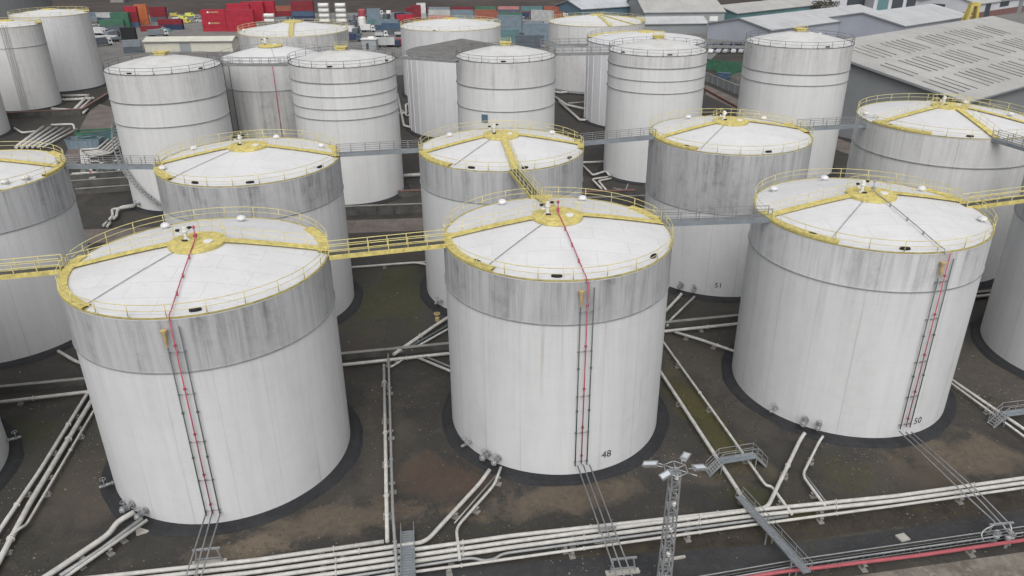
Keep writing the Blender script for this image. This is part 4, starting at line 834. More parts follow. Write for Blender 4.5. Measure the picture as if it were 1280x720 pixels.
pipeline('short dark pipe loop in front of the foot of the three ring tank', [(20.13, 145.77, 0.6), (22.44, 144.19, 0.6), (23.29, 147.02, 1)], .12, 'pipe_grey', sup=0, flanges=0)
pipeline('white pipe slanting up the narrow gap beside the dark roofed tank', [(-34.97, 240.7, 0.6), (-27.9, 199.62, 0.6), (-24.37, 196.02, 0.6)], .3, sup=0, flanges=0)
pipeline('white pipe bundle piece between the four ring tank and the dark roofed tank', [(-30.9, 214.83, 0.6), (-28.98, 213.75, 0.6), (-30.62, 225.35, 0.6), (-28.76, 227.5, 0.6)], .3, sup=0, flanges=0)
pipeline('short white pipe low beside the dark roofed tank', [(-30.61, 217.88, 0.6), (-28.4, 210.77, 0.6), (-26.86, 214.68, 0.6)], .25, sup=0, flanges=0)
pipeline('white pipe zigzag right of the blue plate tank, upper', [(12.6, 245.09, 0.6), (15.39, 241.16, 0.6), (17.55, 240.27, 1)], .3, sup=0, flanges=0)
pipeline('white pipe zigzag right of the blue plate tank, long one', [(13.57, 235.11, 0.6), (16.19, 223.58, 0.6), (21.83, 216.98, 0.6)], .35, sup=0, flanges=0)
pipeline('white pipe zigzag right of the blue plate tank, lowest one', [(14.37, 228.09, 0.6), (18.52, 204.36, 0.6), (20.01, 204.31, 0.6)], .35, sup=0, flanges=0)
pipeline('thin pipe right of the blue plate tank, level one', [(16.8, 225.76, 0.6), (22.84, 227.77, 0.6)], .15, sup=0, flanges=0)
# left pipes under the K tank
pipeline('snaking white pipe at the foot of the spiral stair tank, left one', [(-70.47, 136.41, 0.8), (-73.17, 135.14, 0.8), (-74.02, 135.0, 0.7), (-72.24, 131.5, 0.7), (-72.03, 129.82, 0.7)], .25, sup=0, flanges=0)
pipeline('snaking white pipe at the foot of the spiral stair tank, right one', [(-70.87, 137.33, 0.8), (-72.98, 136.02, 0.8), (-72.5, 133.65, 0.7), (-71.5, 131.48, 0.7), (-71.5, 130.22, 0.7)], .25, sup=0, flanges=0)
pipeline('short white pipe end below the snaking pipes, left one', [(-72.18, 129.13, 0.5), (-71.93, 127.11, 0.5)], .22, sup=0, flanges=0)
pipeline('short white pipe end below the snaking pipes, right one', [(-71.41, 128.71, 0.5), (-71.02, 126.7, 0.5)], .22, sup=0, flanges=0)
# stair climbing round the foot of the K tank
x0, y0, r0, h0 = (-63.58, 144.93, 10.04, 24.9)
t = thing('spiral_stair', 'dark steel stair winding up the side of the leftmost ringed tank', 'stair', (x0, y0, 0))
A0, A1 = R_(-88), R_(-185); n = 34
st = MB(); ri = MB()
for k in range(n):
    a = A0+(A1-A0)*k/n; z_ = .6+15*k/n; st.box(((r0+.75)*cos(a), (r0+.75)*sin(a), z_), (.9, .5, .07), a)
for q in (r0+.3, r0+1.2): st.tube([(q*cos(A0+(A1-A0)*k/n), q*sin(A0+(A1-A0)*k/n), .5+15*k/n) for k in range(n+1)], .09, 5)
st.build('steps', 'rail_grey', t)
for u in (.6, 1.15): ri.tube([((r0+1.2)*cos(A0+(A1-A0)*k/n), (r0+1.2)*sin(A0+(A1-A0)*k/n), .6+u+15*k/n) for k in range(n+1)], .045, 5)
for k in range(0, n+1, 3): a = A0+(A1-A0)*k/n; ri.tube([((r0+1.2)*cos(a), (r0+1.2)*sin(a), .6+15*k/n), ((r0+1.2)*cos(a), (r0+1.2)*sin(a), 1.8+15*k/n)], .04, 5)
ri.build('handrail', 'rail_grey', t)
# bundles left of the K tank
for k in range(5):
    o_ = k*3.2
    pipeline(('outermost', 'second outermost', 'middle', 'second innermost', 'innermost')[k]+' white pipe of the stepped bundle by the green skips', [(-94.46, 164.86, 0.9), (-100.96, 177.04, 0.9), (-97.31, 177.64, 0.9), (-100.13, 193.09, 0.9), (-103.53, 201.81, 0.9)] if k == 0 else
        [tuple(Vector(p)+Vector((k*1.15, -k*.75-(.6*k if i < 2 else 0), 0))) for i, p in enumerate([(-94.46, 164.86, 0.9), (-100.24, 175.61, 0.9), (-96.96, 176.92, 0.9), (-99.74, 192.26, 0.9), (-102.28, 200.0, 0.9)])], .26, sup=0, flanges=0, grp='stepped pipe bundle')
for k, (p, q, rr) in enumerate(((((-137.01, 236.27, 0.6)), ((-127.75, 238.28, 0.6)), .45), (((-139.75, 242.41, 0.6)), ((-132.23, 243.35, 0.6)), .4), (((-125.78, 222.43, 0.6)), ((-131.98, 243.34, 0.6)), .45), (((-123.75, 220.25, 0.6)), ((-128.86, 239.53, 0.6)), .35), (((-122.52, 219.17, 0.6)), ((-125.66, 237.01, 0.6)), .3), (((-132.95, 223.76, 0.6)), ((-124.99, 221.34, 0.6)), .4), (((-121.07, 218.09, 0.6)), ((-122.32, 223.36, 0.6)), .3))):
    pipeline(('lower level white pipe behind the brick wall', 'upper level white pipe behind the brick wall', 'thick slanting white pipe by the brick wall', 'second slanting white pipe by the brick wall', 'thin slanting white pipe by the brick wall', 'white pipe joining the foot of the ladder tank', 'short slanting white pipe stub by the brick wall')[k], [p, q], rr, sup=0, flanges=0)
for k in range(6):
    a_ = Vector((-118.47, 180.85, 0.6))+Vector((k*1.3, 0, 0)); b_ = Vector((-123.05, 201.07, 0.6))+Vector((k*2.0, -k*.4, 0))
    pipeline(('first', 'second', 'third', 'fourth', 'fifth', 'sixth')[k]+' pipe from the left in the slanting bundle at the left edge', [a_, b_], .42-.04*k, sup=0, flanges=0, grp='slanting pipe bundle at the left edge')
pipeline('white pipe bridge frame over the slanting bundle, level one', [(-119.27, 198.55, 1.8), (-113.82, 199.25, 1.8), (-113.33, 198.13, 0.6)], .25, sup=0, flanges=0)
pipeline('white pipe jogging in from the left edge tank', [(-129.71, 199.58, 0.8), (-124.59, 194.3, 0.8), (-122.01, 195.89, 0.8)], .25, sup=0, flanges=0)
def skip(label, c, L, W, Hh, rz, col, grp=None, open_=True):
    t = thing('skip', label, 'skip', c, rz, grp); mb = MB(); a = .35
    mb.add([(-L/2+a, -W/2, 0), (L/2-a, -W/2, 0), (L/2-a, W/2, 0), (-L/2+a, W/2, 0), (-L/2, -W/2, Hh), (L/2, -W/2, Hh), (L/2, W/2, Hh), (-L/2, W/2, Hh)], [(0, 3, 2, 1), (0, 1, 5, 4), (1, 2, 6, 5), (2, 3, 7, 6), (3, 0, 4, 7)])
    for k in range(int(L/1.1)): x_ = -L/2+.8+k*1.1; mb.box((x_, -W/2-.04, Hh*.5), (.12, .08, Hh*.92)); mb.box((x_, W/2+.04, Hh*.5), (.12, .08, Hh*.92))
    mb.build('body', col, t); mb = MB()
    for s_ in (-1, 1): mb.box((0, s_*(W/2+.02), Hh+.02), (L+.2, .16, .12)); mb.box((s_*(L/2+.02), 0, Hh+.02), (.16, W-.14, .12))
    mb.build('rim', col, t)
    mb = MB(); mb.add([(-L/2+.1, -W/2+.05, Hh*.8), (L/2-.1, -W/2+.05, Hh*.8), (L/2-.1, W/2-.05, Hh*.8), (-L/2+.1, W/2-.05, Hh*.8)], [(0, 1, 2, 3)]); mb.build('contents', 'concrete_dark', t)
    return t
skip('teal open skip by the stepped pipe bundle, longest one', (-100.11, 187.05, 0), 11, 3, 2.4, .9, 'c_teal')
skip('blue grey skip lying level beside the teal one', (-102.64, 182.61, 0), 8, 3, 2.2, .05, 'c_bluegrey')
skip('dull green skip behind the teal one', (-104.44, 191.92, 0), 9, 3.4, 1.8, .15, 'c_green')
pipeline('long pale level pipe under the left blue grey footbridge', [(-93.31, 158.03, 0.6), (-88.72, 159.06, 0.6), (-86.1, 156.11, 0.6)], .35, sup=0, flanges=0)
pipeline('second pale level pipe under the left blue grey footbridge', [(-91.66, 155.14, 0.6), (-87.02, 155.57, 0.6)], .3, sup=0, flanges=0)
pipeline('third pale level pipe under the left blue grey footbridge', [(-90.17, 152.89, 0.6), (-86.26, 153.33, 0.6)], .25, sup=0, flanges=0)
t = thing('pump', 'red pump among the grey plant under the left blue grey footbridge', 'pump', (-88.65, 155.87, 0)); mb = MB(); mb.tube([(-.9, 0, .8), (.9, 0, .8)], .55, 12); mb.build('motor', 'red', t); mb = MB(); mb.box((0, 0, .12), (2.4, 1, .24)); mb.build('base', 'galv', t); mb = MB(); mb.tube([(.6, 0, 1.2), (.6, 0, 2.0)], .2, 8); mb.build('outlet', 'red', t)
for k in range(9):
    q = [(-92.55, 162.35, 0), (-90.6, 160.51, 0), (-89.37, 162.26, 0), (-87.63, 160.43, 0), (-87.6, 162.21, 0), (-86.05, 160.39, 0), (-91.38, 163.52, 0), (-86.4, 163.39, 0), (-84.03, 159.75, 0)][k]
    t = thing('plant_unit', ('leftmost', 'second', 'third', 'fourth', 'fifth', 'sixth', 'rear small', 'seventh', 'rightmost')[k]+' grey pump unit of the cluster under the left footbridge', 'pump', q, k*.7, 'grey pump units'); s_ = .8+.1*(k % 3)
    mb = MB(); mb.tube([(-1*s_, 0, .9), (.8*s_, 0, .9)], .42*s_, 10); mb.build('motor', 'pipe_dark' if k % 2 else 'galv', t); mb = MB(); mb.tube([(.4, 0, 1.2), (.4, 0, 2.1), (.4, 1.4, 2.1)], .14, 6); mb.build('outlet', 'pipe_white', t); mb = MB(); mb.box((0, 0, .2), (2.4*s_, 1.2, .4)); mb.build('base', 'concrete', t)

# ------------------------------------------------------------------ loose stones and weeds of the yard
rs = random.Random(11); mb = MB(); wd = MB()
def on_pad(x_, y_):
    return any(hypot(x_-q[0], y_-q[1]) < q[2]+1.3 for q in [(-28.03, 63.6, 11.3, 20.7), (4.43, 69.63, 11.0, 20.7), (37.06, 75.4, 11.4, 20.7), (70.04, 81.27, 11.24, 20.7), (-60.9, 57.9, 11.3, 20.7), (-33.8, 97.0, 11.4, 20.6), (-1.31, 102, 11.1, 20.55), (31.13, 108.1, 11.2, 20.7), (64.36, 112.8, 12.3, 21.6)])
cl = [(rs.uniform(-55, 60), rs.uniform(44, 105)) for _ in range(70)]
for k in range(5200):
    if k % 2: cx_, cy_ = cl[rs.randrange(70)]; x_, y_ = rs.gauss(cx_, 2.2), rs.gauss(cy_, 1.3)
    else: x_, y_ = rs.uniform(-60, 62), rs.uniform(44, 112)
    if y_ < 44 or on_pad(x_, y_): continue
    s_ = rs.uniform(.03, .09)*(1 if rs.random() > .04 else 2.0); a = rs.uniform(0, 6)
    c_, n_ = cos(a)*s_, sin(a)*s_; mb.add([(x_+c_, y_+n_, .01), (x_-n_, y_+c_, .01), (x_-c_*.8, y_-n_*.8, .01), (x_+n_, y_-c_, .01), (x_+rs.uniform(-.3, .3)*s_, y_, s_*rs.uniform(.5, .9))], [(0, 1, 4), (1, 2, 4), (2, 3, 4), (3, 0, 4)])
tag(mb.build('gravel', 'stones'), 'small loose stones scattered over the brown yard between the tanks', 'gravel', kind='stuff')
wc_ = [(-17.93, 104.27), (-19.39, 98.3), (-14.03, 101.4), (-15.08, 91.38), (19.24, 74.98), (19.68, 68.61), (20.38, 64.35), (20.32, 59.26), (21.42, 53.67), (24.15, 52.11), (24.77, 50.83), (23.81, 58.04), (-1.56, 51.12), (-40.98, 49.48), (-50.74, 63.95), (4.07, 52.34), (-3.05, 53.95), (34.07, 53.01), (39.12, 54.51), (14.66, 48.87), (-8.72, 52.99), (-21.2, 49.26), (31.76, 57.94), (57.85, 79.75)]
for k in range(1500):
    cx_, cy_ = wc_[rs.randrange(len(wc_))]; x_, y_ = rs.gauss(cx_, 2.0), rs.gauss(cy_, 1.6)
    if on_pad(x_, y_): continue
    for q in range(5):
        a = rs.uniform(0, 6.3); l_ = rs.uniform(.06, .2); b_ = (x_+rs.uniform(-.15, .15), y_+rs.uniform(-.15, .15)); wd.add([(b_[0]-.02*sin(a), b_[1]+.02*cos(a), .01), (b_[0]+.02*sin(a), b_[1]-.02*cos(a), .01), (b_[0]+l_*cos(a), b_[1]+l_*sin(a), l_*.9)], [(0, 1, 2)])
tag(wd.build('weeds', 'weeds'), 'low green moss and weed tufts in the damp strips of the yard', 'weeds', kind='stuff')

# ------------------------------------------------------------------ far sheds and warehouses
def shed(label, c, rz, L, W, eave, ridge, wall_m, roof_m, doors=(), windows=(), spans=1, over=.5, peak=.5, plinth=None, grp=None, skylights=(), roofw=None):
    """gabled shed: origin at one ground corner, ridge along local +x (length L), gables across local +y (width W per span)"""
    t = thing('shed' if L < 60 else 'warehouse', label, 'warehouse', c, rz, grp)
    mb = MB()
    for s_ in range(spans):
        y0, y1 = s_*W, (s_+1)*W; ym = y0+(y1-y0)*peak
        mb.add([(0, y0, 0), (0, y1, 0), (0, y1, eave), (0, ym, ridge), (0, y0, eave), (L, y0, 0), (L, y1, 0), (L, y1, eave), (L, ym, ridge), (L, y0, eave)], [(0, 4, 3, 2, 1), (5, 6, 7, 8, 9)])
    mb.add([(0, 0, 0), (L, 0, 0), (L, 0, eave), (0, 0, eave)], [(0, 1, 2, 3)]); mb.add([(0, spans*W, 0), (L, spans*W, 0), (L, spans*W, eave), (0, spans*W, eave)], [(3, 2, 1, 0)])
    mb.build('wall', wall_m, t)
    if plinth: m = MB(); m.box((L/2, -.06, plinth[0]/2), (L, .12, plinth[0])); m.box((-.06, spans*W/2, plinth[0]/2), (.12, spans*W+.24, plinth[0])); m.build('plinth', plinth[1], t)
    mb = MB(); e = over; sl = (ridge-eave)/(W*peak); sb = (ridge-eave)/(W*(1-peak))
    for s_ in range(spans):
        y0, y1 = s_*W, (s_+1)*W; ym = y0+(y1-y0)*peak; ea = e if s_ == 0 else 0; eb = e if s_ == spans-1 else 0
        top = [(-e, y0-ea, eave-sl*ea+.25), (L+e, y0-ea, eave-sl*ea+.25), (L+e, ym, ridge+.25), (-e, ym, ridge+.25), (-e, y1+eb, eave-sb*eb+.25), (L+e, y1+eb, eave-sb*eb+.25)]
        bot = [(x, y, z-.22) for x, y, z in top]
        mb.add(top+bot, [(0, 1, 2, 3), (3, 2, 5, 4), (6, 9, 8, 7), (9, 10, 11, 8), (0, 6, 7, 1), (4, 5, 11, 10), (0, 3, 9, 6), (3, 4, 10, 9), (1, 7, 8, 2), (2, 8, 11, 5)])
    rf = mb.build('roof', roof_m, t)
    mb = MB()
    for s_ in range(spans):
        y0, y1 = s_*W, (s_+1)*W; ym = y0+(y1-y0)*peak
        for (a, b) in (((y0, eave), (ym, ridge)), ((ym, ridge), (y1, eave))): mb.bar((-e-.1, a[0], a[1]+.1), (-e-.1, b[0], b[1]+.1), .25, .5)
    mb.bar((-e, -over-.1, eave-sl*e+.1), (L+e, -over-.1, eave-sl*e+.1), .25, .35)
    mb.build('gutter', 'sheet_wall_dark', t)
    for d in doors:
        side, u, w_, h_, m_ = d[:5]; z_ = d[5] if len(d) > 5 else 0; m = MB()
        if side == 'x': m.box((u, -.08, z_+h_/2), (w_, .2, h_))
        else: m.box((-.08, u, z_+h_/2), (.2, w_, h_))
        m.build('window' if z_ > .5 else 'door', m_, t)
    pm = None
    for (span, slope, u, v, ln, wd) in skylights:
        y0 = span*W; ym = y0+W*peak; yy0 = y0+v*W*peak if slope == 0 else ym+v*W*(1-peak)
        za = eave+sl*(yy0-y0) if slope == 0 else ridge-sl*(yy0-ym); dz = sl*ln*(1 if slope == 0 else -1)
        key = (round(ln, 1), slope)
        if pm is None or pm[0] != key: m = MB(); m.bar((0, 0, 0), (0, ln, dz), wd, .12, (1, 0, 0)); m = MB(); m.add([(-wd/2, 0, 0), (wd/2, 0, 0), (wd/2, ln, dz), (-wd/2, ln, dz), (-wd/2, 0, .12), (wd/2, 0, .12), (wd/2, ln, dz+.12), (-wd/2, ln, dz+.12)], [(0, 3, 2, 1), (4, 5, 6, 7), (0, 1, 5, 4), (1, 2, 6, 5), (2, 3, 7, 6), (3, 0, 4, 7)]); o = m.build('skylight', 'skylight', rf); pm = (key, o.data)
        else: o = mesh_obj('skylight', pm[1], rf)
        o.location = (u, yy0, za+.27)
    return t
# big grey warehouse behind the white streaked tank: near corner under (1205, 126)
wc = (97.38, 165.78, 13); sk = []
rk = random.Random(4)
for row, (v, ln) in enumerate(((.07, 8.2), (.36, 8.2), (.64, 8.2))):
    for k in range(28):
        if (k+row*2) % 6 in (4,) or rk.random() < .08: continue
        sk.append((0, 0, 3+k*2.9+(row % 2)*1.3+rk.uniform(-.2, .2), v+rk.uniform(-.01, .01), ln, .34))
shed('big grey warehouse with rows of skylight strips, filling the upper right', (wc[0], wc[1], 0), R_(37.2), 100.0, 49, 13, 20.2, 'sheet_wall_dark', 'roof_sheet', spans=1, peak=.8, skylights=sk, over=1.2)
shed('lilac walled shed with a pale double pitched roof behind the tall lone tank', (111.04, 340.56, 0), R_(37.2), 95, 34, 6.5, 10, 'sheet_lilac', 'roof_sheet_pale')
shed('lilac shed with pale roof behind the yellow crane, its gable facing left', (170.47, 346.94, 0), R_(37.2), 62, 40, 7, 11, 'sheet_lilac', 'roof_sheet_pale', doors=[('x', 50, 14, 5.5, 'door_dark')])
shed('white long shed with grey roof at the top right, dark roller doors', (250.0, 435.0, 0), R_(37.2), 110, 30, 7.5, 12, 'sheet_white', 'roof_sheet', spans=3, doors=[('x', 14, 6, 7, 'door_dark'), ('x', 34, 11, 3.5, 'door_dark', 4.5), ('x', 56, 6, 8, 'sheet_wall_dark'), ('y', 20, 7, 3.5, 'door_dark', 3)], plinth=(3.2, 'brick_band'))
t = shed('green grey warehouse with red doors, wide grey roof at the top centre', (68.82, 413.05, 0), R_(1), 41, 60, 6.8, 13, 'sheet_grey', 'roof_sheet', doors=[('x', 13.5, 7, 3.4, 'red', 1.4), ('x', 21.5, 7, 3.4, 'red', 1.4), ('x', 35.5, 4.2, 2.4, 'white_far', 2.4), ('x', 4, 2.2, 2, 'door_dark', 2.2), ('x', 8, 1.6, 2, 'sheet_white', 2.2)])
shed('teal walled warehouse with a low grey roof right of the red doors', (117.48, 418.44, 0), R_(37.2), 75, 26, 5.5, 8.5, 'sheet_teal', 'roof_sheet')
shed('small shed with pale roof and dark front below the red doors', (62.18, 383.3, 0), R_(2), 32, 20, 4.6, 6.8, 'sheet_wall_dark', 'roof_sheet_pale')
shed('blue walled shed with a pale pitched roof behind the wide yellow walkway tank', (39.63, 446.21, 0), R_(28), 62, 28, 5.5, 9, 'sheet_blue', 'roof_sheet_blue')
shed('white and grey works building with a dark doorway, top right of the lilac sheds', (159.91, 479.74, 0), R_(-3), 88, 60, 11, 14, 'sheet_white', 'roof_sheet', doors=[('x', 14, 9, 4, 'door_dark', 2), ('x', 44, 12, 9, 'door_dark'), ('x', 62, 10, 9, 'sheet_grey'), ])
shed('pale works building with three tall dark doorways at the top right', (207.08, 462.73, 0), R_(-3), 60, 50, 9, 12, 'sheet_white', 'roof_sheet', doors=[('x', 5, 6, 8, 'sheet_teal'), ('x', 13, 6, 8, 'door_dark'), ('x', 21, 6, 8, 'door_dark')])
t = shed('long low cream building with a grey sliding door in the container yard', (-154.72, 337.69, 0), R_(0.5), 37, 9, 4.3, 5.6, 'cream', 'cream', doors=[('x', 17.2, 4.6, 3.6, 'sheet_grey')])
# yellow reach crane by the lilac shed
t = thing('yellow_crane', 'yellow A shaped mobile lifting frame standing beside the warehouse roof', 'crane', (207.71, 363.02, 0), .2)
for s_ in (-1, 1): mb = MB(); mb.bar((s_*3.2, 0, 0), (s_*1.6, 0, 14), 1.3, 1.3); mb.bar((s_*3.2, 4, 0), (s_*1.6, 1, 14), 1.0, 1.0); mb.build('leg', 'c_yellow', t)
mb = MB(); mb.bar((-2.4, .3, 14.2), (2.4, .3, 14.2), 1.8, 1.4); mb.build('top_beam', 'c_yellow', t); mb = MB(); mb.bar((-2.6, 0, 5), (2.6, 0, 5), .7, .8); mb.build('cross_tie', 'c_yellow', t)
# ------------------------------------------------------------------ container yard
CM = {}
def cont_mesh(col, L=12.2):
    if (col, L) in CM: return CM[(col, L)]
    W, Hh = 2.44, 2.6; parts = []
    mb = MB(); n = int(L/.6); vs = []
    mb.box((0, 0, Hh/2), (L-.1, W-.1, Hh-.1))
    for s_ in (-1, 1):
        for k in range(n): mb.box((-L/2+.35+k*(L-.7)/(n-1), s_*(W/2-.035), Hh/2), (.28, .05, Hh-.35))
    for s_ in (-1, 1):
        for q in (-1, 1): mb.box((s_*(L/2-.06), q*(W/2-.06), Hh/2), (.14, .14, Hh))
        mb.box((0, s_*(W/2-.05), Hh-.06), (L-.2, .12, .12)); mb.box((0, s_*(W/2-.05), .08), (L-.2, .12, .16))
    for k in range(4): mb.box((L/2-.02, -W/2+.4+k*.55, Hh/2), (.06, .06, Hh-.4))
    o = mb.build('tmp', 'c_'+col); me = o.data; me.name = 'container'; bpy.data.objects.remove(o); CM[(col, L)] = me; return me
def textobj(txt, size, mat, ext=.01):
    cu = bpy.data.curves.new('n', 'FONT'); cu.body = txt; cu.size = size; cu.align_x = 'LEFT'; cu.extrude = ext; cu.resolution_u = 2
    to = bpy.data.objects.new('txt', cu); COL.objects.link(to); dg = bpy.context.evaluated_depsgraph_get(); dg.update(); me = bpy.data.meshes.new_from_object(to.evaluated_get(dg)); bpy.data.objects.remove(to)
    me.materials.clear(); me.materials.append(MATS[mat]); return me
LEV = ['bottom one', 'second up', 'third up', 'fourth up']
def stack(where, px, py, cols, L=12.2, rz=0, mark=False, grp='stacked shipping containers'):
    """stack of containers; px, py give the ground point already turned into metres"""
    for k, c in enumerate(cols):
        nm = {'palegrey': 'pale grey', 'bluegrey': 'blue grey'}.get(c, c)
        lab = f'{nm} container, ' + (f'{LEV[k]}, ' if len(cols) > 1 else '') + where
        o = mesh_obj('shipping_container', cont_mesh(c, L), None, (px, py, .012+k*2.62), rz); tag(o, lab, 'container', grp)
        if mark and k in (1, 3):
            b = MB(); b.lathe([(.01, 0), (.5, 0), (.5, .03), (.01, .03)], 12); e = b.build('emblem', 'white_far', o); e.location = (-2.4, -1.24, 1.4); e.rotation_euler = (pi/2, 0, 0)
            b = MB()
            for q in range(7): b.box((-1.3+q*.62, -1.235, 1.4), (.42, .03, .62))
            b.build('lettering', 'orange', o)
def A(px, py): return None
#   red stack beside the cream building
stack('left red stack with lettering, behind the cream building', *(-149.26, 409.02), ['red']*4, 12.2, .02, True)
stack('large red block touching the far tank, front row', *(-135.77, 408.16), ['red']*4, 13.7, .03)
stack('large red block touching the far tank, second row', *(-142.61, 451.29), ['red']*4, 12.2, .03)
stack('red block at the top edge, right stack', *(-137.39, 454.86), ['red']*4, 12.2, .03)
stack('red block at the top edge, left stack', *(-146.68, 440.12), ['red']*4, 12.2, .03)
stack('left red and blue stack behind the black box', *(-199.87, 429.22), ['blue', 'maroon', 'maroon', 'red'], 6.1, .1)
stack('orange stack beside the red and blue one', *(-199.4, 440.02), ['orange']*4, 6.1, .2)
stack('long low maroon row in front of the pale vans', *(-175.12, 417.28), ['navy', 'maroon'], 12.2, .0)
stack('short row left of the maroon one, by the turquoise heap', *(-182.07, 411.12), ['maroon'], 12.2, -.05)
stack('maroon box under a pale roof, behind the low row', *(-196.89, 455.11), ['slate', 'maroon', 'maroon'], 9, .0)
stack('green box at the left edge of the yard', *(-204.82, 426.05), ['green', 'green', 'green'], 9, .1)
stack('dark green box at the left edge of the yard', *(-204.72, 415.86), ['slate', 'green'], 12.2, .1)
stack('green grey box behind the far left tank', *(-224.31, 453.11), ['slate', 'palegrey'], 12.2, .1)
stack('pale box low beside the far left tank', *(-189.22, 372.97), ['white'], 12.2, .05)
stack('black open box by the cream building', *(-170.24, 358.82), ['black', 'black', 'black'], 6.1, .15)
stack('slate box in front of the cream building', *(-159.43, 336.82), ['slate', 'grey'], 7, .35)
stack('maroon stack over blue ones right of the red block', *(-115.41, 453.3), ['navy', 'blue', 'maroon', 'maroon'], 12.2, .0)
stack('rust stack between the red block and the maroon one', *(-125.92, 454.05), ['slate', 'maroon', 'rust'], 9, .0)
stack('teal stack by the round vessel', *(-73.04, 435.07), ['teal', 'bluegrey', 'bluegrey'], 7, .1)
stack('blue grey row left of the plain far tank', *(-61.66, 406.64), ['blue', 'bluegrey'], 12.2, -.25)
stack('blue row left of the plain far tank, nearer', *(-56.26, 390.66), ['slate', 'blue'], 12.2, -.3)
stack('red box left of the plain far tank', *(-55.63, 430.23), ['maroon', 'red'], 9, .1)
stack('maroon upright pair above the plain far tank', *(-52.11, 452.77), ['maroon', 'maroon', 'maroon'], 5, .2)
stack('pale box above the plain far tank', *(-50.67, 464.93), ['palegrey', 'white', 'white'], 5, .2)
cols = ['teal', 'pink', 'grey', 'bluegrey', 'pink', 'grey', 'bluegrey', 'rust', 'palegrey', 'maroon', 'green', 'bluegrey', 'palegrey', 'slate']
rr = random.Random(3); _k = 0
for row, (ya, xa, xb) in enumerate(((20, 535, 690), (24, 560, 655), (29, 612, 660))):
    x_ = xa
    while x_ < xb:
        g0 = (x_-640)/959.1; d_ = {20: 469, 24: 452, 29: 432}[ya]; c1 = rr.choice(cols); c2 = rr.choice(cols)
        stack(['back', 'middle', 'front'][row]+' line beyond the dark roof, '+['first', 'second', 'third', 'fourth', 'fifth', 'sixth', 'seventh', 'eighth', 'ninth', 'tenth'][int((x_-xa)/23) % 10]+' from the left', g0*d_*1.09+2, d_, [c1, c2], 12.2, -.12)
        x_ += 23+2
for k, (px, py, col, lv, rz, wh) in enumerate(((637, 40, 'bluegrey', 3, -.18, 'upper row in the gap'), (641, 48, 'slate', 1, -.1, 'lower row in the gap, left'), (664, 40, 'grey', 2, -.3, 'pale topped row in the gap'), (672, 52, 'bluegrey', 3, -.02, 'slate blue row, right'), (662, 60, 'slate', 2, .0, 'lowest row in the gap, right'), (632, 52, 'teal', 2, .1, 'green grey box in the gap, far left'), (678, 33, 'palegrey', 3, -.55, 'long pale roofed row slanting to the blue shed'), (690, 27, 'rust', 2, -.5, 'rust box by the blue shed'))):
    a = [(-0.17, 396.34), (1.31, 372.68), (10.47, 395.66), (12.47, 361.21), (8.38, 341.53), (-2.0, 362.06), (16.88, 418.25), (22.95, 439.64)][k]
    stack(wh+' between the plain far tanks' if len(wh) < 28 else wh, *a, [col]*lv, 12.2, rz)
# tank containers: white barrels in frames
TC = None
def tank_container(where, c, rz=0):
    t = thing('tank_container', 'white tank container in a steel frame, '+where, 'tank container', c, rz, 'tank containers')
    global TC
    if TC is None:
        mb = MB(); mb.tube([(-2.8, 0, 1.3), (-2.6, 0, 1.3), (2.6, 0, 1.3), (2.8, 0, 1.3)], [.8, 1.12, 1.12, .8], 16); o = mb.build('barrel', 'white_far', t)
        m2 = MB()
        for sx in (-1, 1):
            for sy in (-1, 1): m2.bar((sx*3, sy*1.2, 0), (sx*3, sy*1.2, 2.6), .14, .14)
            for z_ in (.07, 2.53): m2.bar((sx*3, -1.2, z_), (sx*3, 1.2, z_), .14, .14)
            m2.bar((-3, sx*1.2, .07), (3, sx*1.2, .07), .14, .14)
        o2 = m2.build('frame', 'rail_grey', t); m3 = MB(); m3.box((0, -.02, 2.44), (1.6, .6, .06)); o3 = m3.build('top_walkway', 'pipe_dark', t); TC = (o.data, o2.data, o3.data)
    else:
        for nme, d in zip(('barrel', 'frame', 'top_walkway'), TC): mesh_obj(nme, d, t)
for lab, c in (('right of the red block, ', (-131.52, 442.83)), ('middle of the two columns, left column, ', (-100.79, 440.7)), ('right column of the two, ', (-91.5, 440.06))):
    for k in range(2 if lab[0] == 'r' and 'block' in lab else 4): tank_container(lab+LEV[k], (c[0], c[1]-.05*k, .012+k*2.65))
tank_container('lying alone under the maroon stack', (*(-117.47, 465.63), 5.3))
# small plant and vehicles of the yard
def barrel(label, c, r, h, mat, cat='vessel', axis='z'):
    t = thing('vessel', label, cat, c)
    mb = MB()
    if axis == 'z': mb.lathe([(r, .6), (r, h-.3*r), (r*.8, h-.1*r), (.01, h)], 16)
    else: mb.tube([(-h/2, 0, r+.5), (-h/2+.3, 0, r+.5), (h/2-.3, 0, r+.5), (h/2, 0, r+.5)], [r*.7, r, r, r*.7], 14)
    mb.build('body', mat, t); mb = MB()
    for k in range(4): mb.box((r*.7*cos(pi/4+k*pi/2), r*.7*sin(pi/4+k*pi/2), .35), (.2, .2, .7))
    mb.build('foot', 'rail_grey', t); return t
barrel('white round vessel standing by the red tanker, centre top', (-77.7, 424.59, 0), 2.0, 5.0, 'white_far')
barrel('red round vessel behind the white one, centre top', (-82.95, 454.97, 0), 2.2, 6.0, 'red')
barrel('white lying drum in front of the small white cabin', (-59.08, 340.55, 0), 1.6, 5.5, 'white_far')
barrel('white lying drum in the gap, right of the blue boxes', (15.79, 460.06, 0), 1.8, 6, 'white_far', axis='x')
barrel('small white round tank near the dark roof, left', (-70.94, 474.98, 0), 1.4, 3.2, 'white_far')
